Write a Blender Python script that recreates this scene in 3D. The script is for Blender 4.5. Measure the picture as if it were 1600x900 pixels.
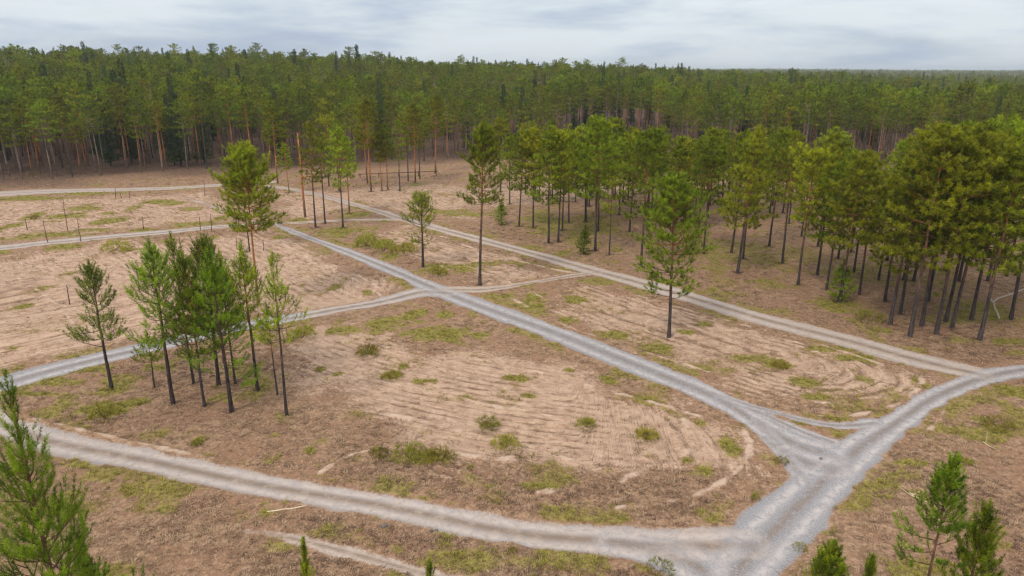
import bpy, math, random
import numpy as np
from mathutils import Vector

SC = bpy.context.scene
for o in list(bpy.data.objects):
    bpy.data.objects.remove(o)
COL = SC.collection
R = math.radians

# ------------------------------------------------------------------ camera
H = 27.0
PITCH = R(17.5)
FPX = 1081.0                       # focal length in pixels of the 1600 px wide photograph
cam = bpy.data.cameras.new("camera")
cam.sensor_width = 36.0
cam.lens = FPX / 1600.0 * 36.0
cam.clip_end = 20000.0
cam_o = bpy.data.objects.new("camera", cam)
cam_o.location = (0, 0, H)
cam_o.rotation_euler = (math.pi / 2 - PITCH, 0, 0)
COL.objects.link(cam_o)
SC.camera = cam_o

# ------------------------------------------------------------------ render look
SC.render.engine = 'CYCLES'
SC.cycles.use_denoising = True
SC.cycles.denoising_prefilter = 'ACCURATE'
SC.cycles.max_bounces = 6
SC.cycles.transparent_max_bounces = 8
SC.cycles.volume_bounces = 0
SC.cycles.filter_width = 1.35
SC.view_settings.view_transform = 'Standard'
SC.view_settings.look = 'None'
SC.view_settings.exposure = 0.25
SC.view_settings.gamma = 1.0

SUN_EL, SUN_AZ = R(48), R(215)     # azimuth clockwise from +Y: behind the camera, to the left


class NT:
    """small node-tree builder"""
    def __init__(self, tree):
        self.t = tree
        self.n = tree.nodes
        self.l = tree.links

    def node(self, typ, **kw):
        nd = self.n.new(typ)
        for k, v in kw.items():
            setattr(nd, k, v)
        return nd

    def put(self, sock, v):
        if hasattr(v, 'is_linked') or isinstance(v, bpy.types.NodeSocket):
            self.l.new(v, sock)
        elif isinstance(v, (tuple, list)) and len(v) == 3 and sock.type == 'RGBA':
            sock.default_value = (*v, 1)
        else:
            sock.default_value = v

    def math(self, op, a, b=0.0, c=None, clamp=False):
        nd = self.node('ShaderNodeMath', operation=op, use_clamp=clamp)
        self.put(nd.inputs[0], a)
        self.put(nd.inputs[1], b)
        if c is not None:
            self.put(nd.inputs[2], c)
        return nd.outputs[0]

    def mix(self, f, a, b, blend='MIX'):
        nd = self.node('ShaderNodeMix', data_type='RGBA', blend_type=blend)
        nd.clamp_factor = True
        self.put(nd.inputs[0], f)
        self.put(nd.inputs[6], a)
        self.put(nd.inputs[7], b)
        return nd.outputs[2]

    def noise(self, vec, scale, detail=3.0, rough=0.55, dist=0.0, w=None):
        nd = self.node('ShaderNodeTexNoise')
        if w is not None:
            nd.noise_dimensions = '4D'
            self.put(nd.inputs['W'], w)
        self.put(nd.inputs['Vector'], vec)
        nd.inputs['Scale'].default_value = scale
        nd.inputs['Detail'].default_value = detail
        nd.inputs['Roughness'].default_value = rough
        nd.inputs['Distortion'].default_value = dist
        return nd.outputs['Fac']

    def ramp(self, f, lo, hi):
        nd = self.node('ShaderNodeMapRange', interpolation_type='SMOOTHSTEP')
        self.put(nd.inputs[0], f)
        self.put(nd.inputs[1], lo)
        self.put(nd.inputs[2], hi)
        return nd.outputs[0]

    def attr(self, name):
        nd = self.node('ShaderNodeAttribute', attribute_name=name)
        return nd.outputs['Fac']

    def vmul(self, vec, s):
        nd = self.node('ShaderNodeVectorMath', operation='MULTIPLY')
        self.put(nd.inputs[0], vec)
        nd.inputs[1].default_value = s
        return nd.outputs[0]


# ------------------------------------------------------------------ sky
world = bpy.data.worlds.new("World")
SC.world = world
world.use_nodes = True
w = NT(world.node_tree)
w.n.clear()
sky = w.node('ShaderNodeTexSky', sky_type='NISHITA')
sky.sun_disc = False
sky.sun_elevation = SUN_EL
sky.sun_rotation = SUN_AZ
tc = w.node('ShaderNodeTexCoord')
dirv = tc.outputs['Generated']
sep = w.node('ShaderNodeSeparateXYZ')
w.put(sep.inputs[0], dirv)
zc = w.math('MAXIMUM', sep.outputs[2], 0.0)
sv = w.vmul(dirv, (2.1, 2.1, 14.0))
c1 = w.noise(sv, 1.3, 7, 0.58, 0.25)
c2 = w.noise(w.vmul(dirv, (8.0, 8.0, 45.0)), 1.0, 4, 0.55, 0.2)
cl = w.math('ADD', w.math('MULTIPLY', c1, 0.75), w.math('MULTIPLY', c2, 0.25))
shade = w.ramp(cl, 0.41, 0.66)
CB, CD = (6.1, 6.7, 7.2), (3.6, 4.3, 5.5)
cloudc = w.mix(shade, CB, CD)
# overcast sky: brighter and whiter towards the zenith, where the cloud layer is seen through less air
lv = w.node('ShaderNodeVectorMath', operation='MULTIPLY')
w.put(lv.inputs[0], cloudc)
w.put(lv.inputs[1], w.mix(zc, (1.0, 1.0, 1.0), (2.35, 2.1, 1.8)))
cover = w.math('MULTIPLY_ADD', w.ramp(c2, 0.4, 0.62), 0.12, 0.86)
skyc = w.mix(cover, sky.outputs[0], lv.outputs[0])
bg = w.node('ShaderNodeBackground')
w.put(bg.inputs['Color'], skyc)
bg.inputs['Strength'].default_value = 0.1
wo = w.node('ShaderNodeOutputWorld')
w.l.new(bg.outputs[0], wo.inputs['Surface'])

# ------------------------------------------------------------------ sun
sun = bpy.data.lights.new("sun", 'SUN')
sun.energy = 1.5
sun.angle = R(12)
sun.color = (1.0, 0.91, 0.78)
sun_o = bpy.data.objects.new("sun", sun)
sd = Vector((math.sin(SUN_AZ) * math.cos(SUN_EL), math.cos(SUN_AZ) * math.cos(SUN_EL), math.sin(SUN_EL)))
sun_o.rotation_euler = sd.to_track_quat('Z', 'Y').to_euler()
COL.objects.link(sun_o)

# ------------------------------------------------------------------ helpers
CP, SP = math.cos(PITCH), math.sin(PITCH)


def at(px, py, z=0.0):
    """ground point (height z) that the photograph shows at pixel px, py"""
    u, v = (px - 800) / FPX, (450 - py) / FPX
    fy, dz = CP + v * SP, -SP + v * CP
    k = (z - H) / dz
    return np.array((u * k, fy * k))


def height_at(Y, py):
    v = (450 - py) / FPX
    return H + Y * (-SP + v * CP) / (CP + v * SP)


def sstep(a, b, x):
    t = np.clip((x - a) / (b - a), 0, 1)
    return t * t * (3 - 2 * t)


def hash2(ix, iy, seed):
    n = (ix.astype(np.int64) * 374761393 + iy.astype(np.int64) * 668265263 + seed * 1442695041) & 0xFFFFFFFF
    n = ((n ^ (n >> 13)) * 1274126177) & 0xFFFFFFFF
    n = n ^ (n >> 16)
    return (n & 0xFFFFFF) / float(0xFFFFFF)


def vnoise(x, y, scale, seed=0):
    x, y = x / scale, y / scale
    ix, iy = np.floor(x), np.floor(y)
    fx, fy = x - ix, y - iy
    fx, fy = fx * fx * (3 - 2 * fx), fy * fy * (3 - 2 * fy)
    a, b = hash2(ix, iy, seed), hash2(ix + 1, iy, seed)
    c, d = hash2(ix, iy + 1, seed), hash2(ix + 1, iy + 1, seed)
    return (a * (1 - fx) + b * fx) * (1 - fy) + (c * (1 - fx) + d * fx) * fy


def fbm(x, y, scale, seed=0, octv=3):
    s, a, t = 0, 1, 0
    for k in range(octv):
        s = s + a * vnoise(x + 17.3 * k, y - 9.1 * k, scale, seed + k)
        t += a
        a *= 0.5
        scale *= 0.5
    return s / t


def mesh_np(name, verts, faces, mats=(), attrs=None, smooth=False, mat_index=None):
    """verts (n,3); faces: list of (m,k) index arrays"""
    me = bpy.data.meshes.new(name)
    verts = np.asarray(verts, np.float32)
    me.vertices.add(len(verts))
    me.vertices.foreach_set('co', verts.ravel())
    faces = [np.asarray(f, np.int32) for f in faces if len(f)]
    tot = sum(f.shape[0] for f in faces)
    li = np.concatenate([f.ravel() for f in faces])
    lt = np.concatenate([np.full(f.shape[0], f.shape[1], np.int32) for f in faces])
    ls = np.concatenate([[0], np.cumsum(lt)[:-1]]).astype(np.int32)
    me.loops.add(len(li))
    me.loops.foreach_set('vertex_index', li)
    me.polygons.add(tot)
    me.polygons.foreach_set('loop_start', ls)
    me.polygons.foreach_set('loop_total', lt)
    if mat_index is not None:
        me.polygons.foreach_set('material_index', np.asarray(mat_index, np.int32))
    me.polygons.foreach_set('use_smooth', np.full(tot, smooth, bool))
    for k, v in (attrs or {}).items():
        a = me.attributes.new(k, 'FLOAT', 'POINT')
        a.data.foreach_set('value', np.asarray(v, np.float32))
    for m in mats:
        me.materials.append(m)
    me.update(calc_edges=True)
    return me


def link(name, me, parent=None, **props):
    o = bpy.data.objects.new(name, me)
    COL.objects.link(o)
    if parent is not None:
        o.parent = parent
    for k, v in props.items():
        if v is not None:
            o[k] = v
    return o


def empty(name, loc, label, cat, group=None, rot=0.0, scale=1.0):
    o = link(name, None, label=label, category=cat, group=group)
    o.location = loc
    o.rotation_euler = (0, 0, rot)
    o.scale = (scale,) * 3
    o.empty_display_size = 0.3
    return o


# ------------------------------------------------------------------ terrain shape
def terrain(x, y):
    y = np.asarray(y, float)
    x = np.asarray(x, float)
    az = x / np.maximum(y, 40.0)                       # tangent of the bearing
    amp = np.interp(az, [-0.85, -0.74, -0.2, 0.1, 0.37, 0.6, 0.8], [18.5, 18.5, 14.0, 10.5, 4.0, -1.0, -3.5])
    z = amp * sstep(205, 480, y)
    far = sstep(1500, 3600, np.hypot(x, y))
    z = z + far * (5 + 15 * vnoise(x, y, 900, 5)) * sstep(0.1, 0.5, az)
    z = z + (fbm(x, y, 24, 3, 2) - 0.5) * 0.8 * sstep(120, 200, y)
    return z


# ------------------------------------------------------------------ roads (centre line and half height, both in photograph pixels)
ROADS = [
    # name, gravel share, list of (px, py, half-height px)
    ("gravel_road", 0.5, [(-190, 608, 20), (-60, 640, 20), (0, 661, 20), (80, 690, 21), (240, 722, 21), (400, 756, 21), (600, 790, 22),
                           (800, 832, 26), (950, 845, 28), (1080, 852, 30), (1170, 850, 34)]),
    ("gravel_road", 0.95, [(1080, 1000, 110), (1130, 920, 92), (1165, 877, 86), (1212, 826, 84), (1275, 762, 66), (1340, 702, 45), (1400, 660, 27), (1460, 621, 23),
                           (1530, 592, 18), (1600, 577, 12), (1700, 566, 10), (1850, 558, 10)]),
    ("gravel_road", 1.0, [(425, 349, 3.2), (480, 370, 5), (550, 396, 7), (620, 425, 9.5), (690, 455, 12), (760, 482, 13), (860, 517, 15), (960, 556, 17), (1050, 592, 18),
                          (1110, 617, 19), (1165, 648, 20), (1215, 690, 23), (1240, 730, 30), (1250, 770, 36)]),
    ("gravel_road", 1.0, [(1110, 612, 8), (1170, 632, 6), (1250, 654, 6), (1310, 664, 7), (1370, 660, 10)]),
    ("gravel_road", 1.0, [(1120, 622, 7), (1190, 645, 7), (1250, 672, 8), (1300, 690, 10)]),
    ("gravel_road", 0.95, [(-120, 632, 14), (0, 602, 14), (80, 579, 12), (210, 547, 10.5), (330, 520, 9), (460, 496, 8)]),
    ("gravel_road", 0.55, [(460, 496, 8), (520, 484, 7), (600, 470, 7), (660, 456, 8), (700, 458, 7)]),
    ("gravel_track", 0.35, [(400, 288, 2.0), (480, 300, 3), (560, 321, 3.8), (640, 345, 5), (740, 371, 5.5), (840, 398, 7), (920, 420, 8), (1030, 450, 9.5), (1120, 476, 10),
                            (1200, 500, 10.5), (1330, 533, 12), (1420, 558, 14), (1480, 573, 13), (1530, 584, 10)]),
    ("gravel_road", 0.9, [(1180, 652, 12), (1235, 690, 24), (1285, 706, 24), (1300, 712, 20)]),
    ("gravel_road", 0.8, [(960, 848, 27), (1040, 864, 34), (1100, 892, 58), (1130, 950, 90)]),
    ("gravel_road", 0.95, [(1195, 682, 15), (1238, 722, 24), (1262, 752, 26)]),
    ("gravel_road", 0.85, [(1232, 704, 22), (1262, 722, 26), (1290, 728, 26)]),
    ("sandy_track", 0.0, [(440, 349, 1.6), (490, 346, 2), (560, 343, 2), (640, 343, 2)]),
    ("gravel_track", 0.4, [(-160, 315, 4.5), (0, 303, 4), (120, 297, 3.4), (250, 294, 2.6), (330, 290, 2.2), (420, 284, 2.2)]),
    ("gravel_track", 0.5, [(-200, 405, 5), (0, 388, 4.2), (60, 381, 4), (125, 375, 4), (250, 363, 3.2), (340, 354, 2.6), (425, 349, 2.4)]),
    ("sandy_track", 0.0, [(272, 303, 2.2), (320, 318, 3), (370, 337, 3.2), (425, 351, 3.2)]),
    ("sandy_track", 0.05, [(690, 452, 5), (760, 452, 5), (830, 442, 3.5), (890, 431, 4), (935, 424, 4)]),
    ("sandy_track", 0.0, [(385, 829, 3), (410, 831, 5), (470, 843, 7), (560, 866, 9), (640, 890, 8), (720, 912, 8), (800, 935, 8)]),
]


def cr(P, n):
    """Catmull-Rom through rows of P"""
    P = np.asarray(P, float)
    P = np.vstack([2 * P[0] - P[1], P, 2 * P[-1] - P[-2]])
    out = []
    for i in range(1, len(P) - 2):
        for t in np.linspace(0, 1, n, endpoint=False):
            a, b, c, d = P[i - 1], P[i], P[i + 1], P[i + 2]
            out.append(0.5 * ((2 * b) + (c - a) * t + (2 * a - 5 * b + 4 * c - d) * t * t + (3 * b - a - 3 * c + d) * t ** 3))
    out.append(P[-2])
    return np.array(out)


def road_world(pts):
    c = np.array([at(px, py) for px, py, h in pts])
    tg = np.gradient(c, axis=0)
    tg /= np.linalg.norm(tg, axis=1)[:, None]
    nrm = np.stack([-tg[:, 1], tg[:, 0]], 1)
    hw = np.array([abs(np.dot(at(px, py - h) - at(px, py + h), n)) / 2 for (px, py, h), n in zip(pts, nrm)])
    hw = np.maximum(hw, 0.55)
    return cr(np.column_stack([c, hw]), 5)


RW = [(nm, g, road_world(p)) for nm, g, p in ROADS]


def road_fields(x, y, reach=9.0):
    """per road: distance to the centre line and half width there"""
    res = []
    for nm, g, L in RW:
        d = np.full(x.shape, 1e3)
        h = np.ones(x.shape)
        sx, sy = (L[:, 0].min() - reach, L[:, 0].max() + reach), (L[:, 1].min() - reach, L[:, 1].max() + reach)
        sel = np.where((x > sx[0]) & (x < sx[1]) & (y > sy[0]) & (y < sy[1]))[0]
        if len(sel):
            X, Yv = x[sel], y[sel]
            dd, hh = d[sel], h[sel]
            for a, b in zip(L[:-1], L[1:]):
                e = b[:2] - a[:2]
                q = max(e @ e, 1e-9)
                t = np.clip(((X - a[0]) * e[0] + (Yv - a[1]) * e[1]) / q, 0, 1)
                ds = np.hypot(X - a[0] - t * e[0], Yv - a[1] - t * e[1])
                m = ds < dd
                dd[m] = ds[m]
                hh[m] = (a[2] + t * (b[2] - a[2]))[m]
            d[sel], h[sel] = dd, hh
        res.append((d, h))
    return res


def poly_sd(x, y, px_poly):
    """signed distance (positive inside) to a polygon given in photograph pixels"""
    P = np.array([at(*p) for p in px_poly])
    inside = np.zeros(x.shape, bool)
    d = np.full(x.shape, 1e9)
    n = len(P)
    for i in range(n):
        a, b = P[i], P[(i + 1) % n]
        e = b - a
        t = np.clip(((x - a[0]) * e[0] + (y - a[1]) * e[1]) / max(e @ e, 1e-9), 0, 1)
        d = np.minimum(d, np.hypot(x - a[0] - t * e[0], y - a[1] - t * e[1]))
        c = ((a[1] > y) != (b[1] > y))
        with np.errstate(divide='ignore', invalid='ignore'):
            xi = (b[0] - a[0]) * (y - a[1]) / (b[1] - a[1]) + a[0]
        inside ^= c & (x < xi)
    return np.where(inside, d, -d)


SAND = [  # pixel polygon, softness, strength
    ([(420, 545), (500, 512), (600, 520), (690, 540), (770, 535), (860, 565), (990, 612), (1090, 662), (1175, 700), (1140, 745), (1030, 765), (900, 748), (800, 728),
      (690, 705), (600, 682), (520, 650), (450, 600)], 3.0, 1.0),
    ([(850, 466), (920, 446), (1010, 468), (1200, 518), (1330, 556), (1425, 592), (1400, 632), (1290, 640), (1150, 606), (1000, 550), (900, 500)], 2.5, 0.9),
    ([(575, 360), (640, 350), (700, 372), (800, 408), (880, 432), (760, 450), (700, 428), (620, 392)], 3.0, 0.9),
    ([(-200, 425), (0, 400), (200, 378), (420, 362), (520, 410), (620, 450), (560, 475), (460, 486), (300, 512), (0, 585), (-200, 625)], 3.0, 0.95),
    ([(-200, 322), (0, 314), (200, 306), (330, 300), (430, 335), (300, 352), (0, 380), (-200, 395)], 4.0, 0.85),
    ([(420, 300), (560, 296), (690, 288), (760, 300), (740, 345), (650, 338), (560, 315), (500, 342), (440, 342)], 4.0, 0.9),
    ([(690, 300), (800, 285), (980, 282), (1000, 296), (860, 318), (740, 330)], 4.0, 0.9),
]
GREEN = [  # px, py, half width, half height, strength
    (575, 551, 18, 6, 1.0), (665, 595, 22, 5, .9), (612, 584, 11, 4, .9), (632, 571, 10, 4, .8), (650, 492, 16, 8, .9), (692, 492, 12, 6, .8), (690, 522, 60, 10, .9),
    (600, 505, 60, 12, .55), (540, 515, 40, 10, .6), (470, 520, 16, 12, .9), (500, 577, 10, 3, .8), (530, 584, 7, 3, .7), (665, 715, 40, 14, 1.0), (590, 705, 14, 8, .7),
    (760, 662, 12, 7, .8), (790, 690, 7, 8, .8), (915, 660, 12, 6, .9), (1010, 680, 14, 9, .9), (1010, 625, 30, 9, .6), (950, 592, 14, 8, .8), (890, 577, 12, 4, .8),
    (840, 762, 25, 6, .7), (720, 620, 22, 6, .6), (805, 590, 24, 6, .7), (825, 617, 15, 5, .6), (1140, 695, 16, 20, .6), (1100, 735, 22, 10, .5),
    (1095, 660, 12, 8, .6), (1070, 720, 14, 6, .5), (655, 780, 30, 6, .5), (970, 810, 14, 4, .6),
    (830, 470, 22, 14, .8), (900, 468, 20, 5, .8), (880, 500, 25, 8, .7), (960, 520, 40, 8, .6), (1030, 545, 30, 10, .6), (1100, 575, 40, 10, .5), (1075, 520, 14, 5, .7),
    (1100, 505, 14, 5, .6), (1170, 560, 30, 8, .5), (1215, 570, 22, 8, .8), (1260, 597, 30, 8, .6), (1340, 560, 26, 8, .8), (1300, 545, 40, 6, .6), (1345, 590, 18, 10, .5),
    (1440, 598, 12, 10, .6), (1280, 620, 30, 6, .6), (1315, 655, 20, 5, .8), (1250, 660, 18, 5, .7), (1380, 640, 15, 5, .5), (1000, 440, 30, 5, .8), (940, 438, 40, 7, .6),
    (680, 423, 22, 9, 1.0), (730, 420, 26, 8, .6), (630, 388, 18, 10, .8), (600, 380, 20, 12, .7), (570, 372, 16, 12, .7), (530, 362, 30, 8, .8), (510, 380, 20, 8, .5), (610, 400, 18, 8, .7),
    (600, 345, 16, 3, .7), (560, 335, 22, 3, .7), (470, 344, 20, 4, .7), (690, 330, 50, 4, .6), (740, 336, 40, 3, .7), (850, 400, 40, 5, .8), (900, 418, 30, 4, .6),
    (830, 385, 15, 5, .7), (880, 394, 14, 4, .7), (790, 412, 60, 5, .5), (790, 465, 30, 6, .7), (905, 370, 30, 25, .45), (850, 345, 40, 20, .55), (930, 350, 40, 20, .55),
    (1120, 400, 60, 25, .45), (1200, 440, 30, 10, .5), (1310, 475, 40, 10, .8), (1380, 515, 25, 6, .6), (1180, 400, 40, 20, .45), (1260, 400, 50, 20, .4), (1540, 490, 60, 20, .5), (1580, 535, 30, 6, .7),
    (1350, 430, 60, 20, .4), (1450, 440, 60, 15, .35), (1130, 440, 30, 10, .35), (1110, 452, 22, 6, .5),
    (1580, 612, 30, 12, .8), (1550, 670, 30, 20, .6), (1540, 690, 20, 8, .5), (1425, 722, 30, 5, .7), (1400, 740, 24, 6, .6), (1510, 720, 10, 4, .7), (1430, 885, 60, 10, .5), (1345, 740, 15, 6, .5), (1250, 855, 8, 4, .8),
    (1225, 720, 6, 8, .8), (1220, 755, 4, 5, .6), (1180, 772, 6, 3, .6), (1440, 770, 20, 12, .35), (1260, 660, 6, 4, .5),
    (180, 610, 30, 12, .6), (165, 640, 40, 12, .6), (215, 628, 18, 6, .6), (140, 578, 40, 6, .7), (240, 575, 25, 8, .5), (90, 600, 40, 8, .6), (85, 648, 14, 6, .5), (130, 670, 14, 5, .5), (310, 690, 6, 6, .8), (60, 618, 40, 4, .6), (400, 618, 20, 6, .4),
    (430, 680, 12, 8, .6), (485, 704, 12, 6, .7), (500, 690, 14, 8, .4), (440, 650, 20, 8, .4), (420, 720, 14, 8, .4), (125, 727, 16, 5, .6), (170, 740, 30, 14, .45), (230, 765, 40, 12, .45), (300, 765, 40, 8, .4), (380, 808, 16, 8, .3), (445, 788, 8, 4, .4),
    (60, 455, 20, 8, .5), (35, 480, 14, 5, .7), (20, 545, 14, 4, .5), (115, 559, 8, 3, .7), (110, 427, 14, 5, .6), (200, 390, 18, 4, .6), (100, 387, 25, 5, .7), (0, 395, 20, 4, .6), (180, 380, 8, 6, .8), (262, 376, 8, 4, .7), (335, 371, 8, 3, .7), (435, 371, 8, 3, .7),
    (520, 450, 14, 6, .5), (575, 458, 8, 6, .6), (540, 438, 10, 5, .5), (500, 460, 8, 4, .5), (470, 448, 8, 4, .5), (580, 520, 20, 6, .5),
    (110, 300, 60, 3, .9), (40, 310, 50, 4, .9), (135, 302, 30, 3, .8), (55, 337, 14, 6, .9), (10, 355, 12, 10, .8), (125, 328, 30, 5, .9), (105, 338, 30, 6, .7), (170, 345, 22, 6, .8), (170, 334, 16, 3, .7), (250, 315, 25, 4, .9), (275, 318, 12, 3, .8), (210, 325, 10, 6, .6), (300, 327, 18, 3, .6),
    (220, 360, 16, 3, .7), (90, 368, 40, 6, .7), (150, 360, 40, 4, .6), (40, 372, 30, 6, .6), (300, 350, 35, 4, .6), (345, 342, 15, 5, .7), (290, 295, 30, 2, .6), (650, 290, 14, 3, .5), (700, 305, 30, 3, .35),
    (470, 840, 30, 10, .3), (440, 850, 30, 12, .5), (620, 858, 12, 6, .4), (700, 838, 12, 4, .5), (900, 875, 40, 10, .5), (1030, 880, 10, 8, .6), (1000, 886, 20, 5, .5), (1100, 890, 10, 6, .5), (800, 862, 8, 3, .7), (240, 680, 30, 10, .35),
]
PALE = [  # bare pale sand strips: pixel polylines, half width in metres (berms pushed up by ploughing)
    ([(45, 655), (120, 672), (230, 698), (340, 722)], .32), ([(760, 560), (850, 582), (960, 612), (1060, 640), (1140, 668), (1175, 695)], .35),
    ([(1065, 655), (1085, 690), (1060, 715), (1000, 740), (930, 762), (840, 772)], .4), ([(1160, 668), (1172, 700), (1140, 745), (1060, 780), (960, 795)], .4),
    ([(560, 590), (680, 610), (800, 640), (900, 655)], .25), ([(800, 468), (860, 500), (980, 540), (1100, 580), (1200, 612)], .4), ([(830, 458), (900, 490), (1000, 525)], .25),
    ([(780, 482), (900, 532), (1000, 570), (1100, 606), (1200, 640), (1300, 652)], .28), ([(1200, 600), (1290, 630), (1350, 620), (1378, 600)], .4), ([(1430, 575), (1440, 598), (1410, 628), (1330, 650)], .35),
    ([(960, 452), (1100, 490), (1250, 530), (1380, 570)], .3), ([(1000, 470), (1150, 512), (1280, 552), (1330, 585), (1325, 610)], .3), ([(440, 380), (500, 410), (560, 432), (590, 450)], .55), ([(470, 398), (540, 430), (600, 465)], .4),
    ([(690, 368), (760, 395), (850, 418), (900, 426)], .5), ([(540, 350), (620, 375), (700, 405), (760, 430)], .35), ([(600, 392), (650, 402), (720, 430)], .25), ([(560, 640), (700, 668), (830, 700), (900, 722)], .35), ([(600, 700), (540, 715), (500, 740)], .3),
    ([(680, 700), (740, 715), (820, 720)], .35), ([(20, 430), (80, 470), (120, 510)], .3), ([(1545, 592), (1490, 626), (1455, 670)], .3),
]
ROWDIR = at(82, 417) - at(50, 387)
ROWDIR = ROWDIR / np.linalg.norm(ROWDIR)
ROWA = at(900, 655) - at(500, 578)
ROWA = ROWA / np.linalg.norm(ROWA)
PALE_W = [(cr(np.array([at(*p) for p in pts]), 4), hw) for pts, hw in PALE]
GREEN_W = []
for px, py, rx, ry, s in GREEN:
    c = at(px, py)
    GREEN_W.append((c[0], c[1], max(abs(at(px + rx, py)[0] - c[0]), .4), max(abs(at(px, py - ry)[1] - at(px, py + ry)[1]) / 2, .4), min(s * 1.25, 1.0)))


def fields(x, y):
    """what grows or lies at ground points x, y"""
    f = {}
    n1 = fbm(x, y, 5.0, 11, 3)
    n2 = fbm(x, y, 1.3, 23, 2)
    rf = road_fields(x, y)
    road = np.zeros(x.shape)
    grav = np.zeros(x.shape)
    wsum = np.zeros(x.shape)
    trk = np.zeros(x.shape)
    mid = np.zeros(x.shape)
    rid = np.full(x.shape, -1)
    edge = np.full(x.shape, 1e3)
    smooth_d = np.zeros(x.shape)
    for i, ((nm, g, L), (d, h)) in enumerate(zip(RW, rf)):
        wob = (n2 - .5) * .45 + (n1 - .5) * .7 + .08
        m = sstep(0.34, -0.62, d - h + wob)
        if nm == "sandy_track":
            m = m * .88
        rid = np.where(m > np.maximum(road, .02), i, rid)
        up = m > road
        wgt = m ** 3 + 1e-9
        wsum += wgt
        grav += wgt * g
        lane = np.clip(h * 0.5, .3, 1.15)
        tw = np.clip(h * .24, .15, .36)
        t = np.exp(-((d - lane) / tw) ** 2) * m
        trk += wgt * t
        mid += wgt * np.exp(-(d / np.clip(h * .22, .12, .34)) ** 2) * m
        road = np.maximum(road, m)
        if nm != "sandy_track":
            e = np.maximum(d - h, 0)
            edge = np.minimum(edge, e)
            smooth_d += np.exp(-np.minimum(e, 60) / 3.0)
    grav, trk, mid = grav / wsum, trk / wsum, mid / wsum
    f['road'], f['grav'], f['trk'], f['mid'], f['rid'], f['edge'] = road, grav, trk, mid, rid, edge
    sand = np.zeros(x.shape)
    for poly, soft, s in SAND:
        sdv = poly_sd(x, y, poly)
        sand = np.maximum(sand, s * sstep(-soft, soft, sdv + (n1 - .5) * 9))
    pale = np.zeros(x.shape)
    for P, hw in PALE_W:
        sel = np.where((x > P[:, 0].min() - 3) & (x < P[:, 0].max() + 3) & (y > P[:, 1].min() - 3) & (y < P[:, 1].max() + 3))[0]
        if not len(sel):
            continue
        dd = np.full(len(sel), 1e3)
        for a, b in zip(P[:-1], P[1:]):
            e = b - a
            t = np.clip(((x[sel] - a[0]) * e[0] + (y[sel] - a[1]) * e[1]) / max(e @ e, 1e-9), 0, 1)
            dd = np.minimum(dd, np.hypot(x[sel] - a[0] - t * e[0], y[sel] - a[1] - t * e[1]))
        pale[sel] = np.maximum(pale[sel], sstep(hw * 1.2, hw * .2, dd + (n2[sel] - .5) * .5) * sstep(.25, .6, fbm(x[sel], y[sel], 1.6, 91, 3)) * .8)
    f['pale'] = pale * (1 - road)
    green = np.zeros(x.shape)
    for cx, cy, rx, ry, s in GREEN_W:
        sel = np.where((abs(x - cx) < rx * 2) & (abs(y - cy) < ry * 2))[0]
        if len(sel):
            q = np.hypot((x[sel] - cx) / rx, (y[sel] - cy) / ry)
            green[sel] = np.maximum(green[sel], s * sstep(1.5, .35, q + (n2[sel] - .5) * 1.5 + (n1[sel] - .5) * .8))
    verge = sstep(2.6, .6, edge) * sstep(.54, .66, fbm(x, y, 4.0, 51, 2)) * .55
    stray = sstep(.56, .74, fbm(x, y, 3.2, 77, 3)) * .55 * (1 - .5 * sand)
    green = np.maximum(green, np.maximum(verge, stray)) * (1 - road) * (1 - pale * .8)
    f['sand'] = sand * (1 - .75 * green) * (1 - road)
    f['green'] = green
    # plough furrows: rings that follow the edges of the roads, straight rows in the left field
    gd = -3.0 * np.log(np.maximum(smooth_d, 1e-9))
    left = sstep(5, -5, (x - np.interp(y, [60, 75, 110, 160], [-18, -14, -28, -38]))) * sstep(70, 78, y + .25 * x)
    rowd = x * ROWDIR[1] - y * ROWDIR[0]
    ph1 = gd * 2 * np.pi / .9 + (n1 - .5) * 3
    ph2 = rowd * 2 * np.pi / 1.3 + (n1 - .5) * 3
    rowa = x * ROWA[1] - y * ROWA[0]
    mid_rows = sstep(-3, 3, poly_sd(x, y, SAND[0][0])) * sstep(4, -4, x - at(985, 690)[0])
    bow = rowa + .007 * (x * ROWA[0] + y * ROWA[1] - at(700, 625) @ ROWA) ** 2
    ph3 = bow * 2 * np.pi / .95 + (n1 - .5) * 5
    fur = (np.sin(ph1) * (1 - left) + np.sin(ph2) * left) * (1 - mid_rows) + np.sin(ph3) * mid_rows
    along = .7 * (x - y) * (1 - left) + (x * ROWDIR[0] + y * ROWDIR[1]) * left
    along = along * (1 - mid_rows) + (x * ROWA[0] + y * ROWA[1]) * mid_rows
    across = (gd * (1 - left) + rowd * left) * (1 - mid_rows) + bow * mid_rows
    f['streak'] = .6 * vnoise(across + (n2 - .5) * .35, along * .09, .5, 63) + .4 * vnoise(across + (n2 - .5) * .25, along * .12, .3, 64)
    f['across'], f['along'] = across, along
    brk = sstep(.32, .54, fbm(x, y, 4, 61, 3))
    f['fur'] = fur * brk * np.clip(sand * 1.1 + .25, 0, 1) * (1 - road) * (1 - .8 * green) * sstep(0.4, 1.5, edge)
    # relief
    rel = f['fur'] * .04 + (f['streak'] - .5) * .10 * sand * (1 - road) + (n2 - .5) * .07 * (1 - road) + (fbm(x, y, .55, 33, 2) - .5) * .12 * (1 - road)
    rel += f['pale'] * .12 + green * .08 * n2 + (fbm(x, y, 14, 41, 2) - .5) * .5 * (1 - road * .7)
    rel += -trk * .05 + mid * .02 - road * .04
    f['rel'] = rel
    return f


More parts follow.
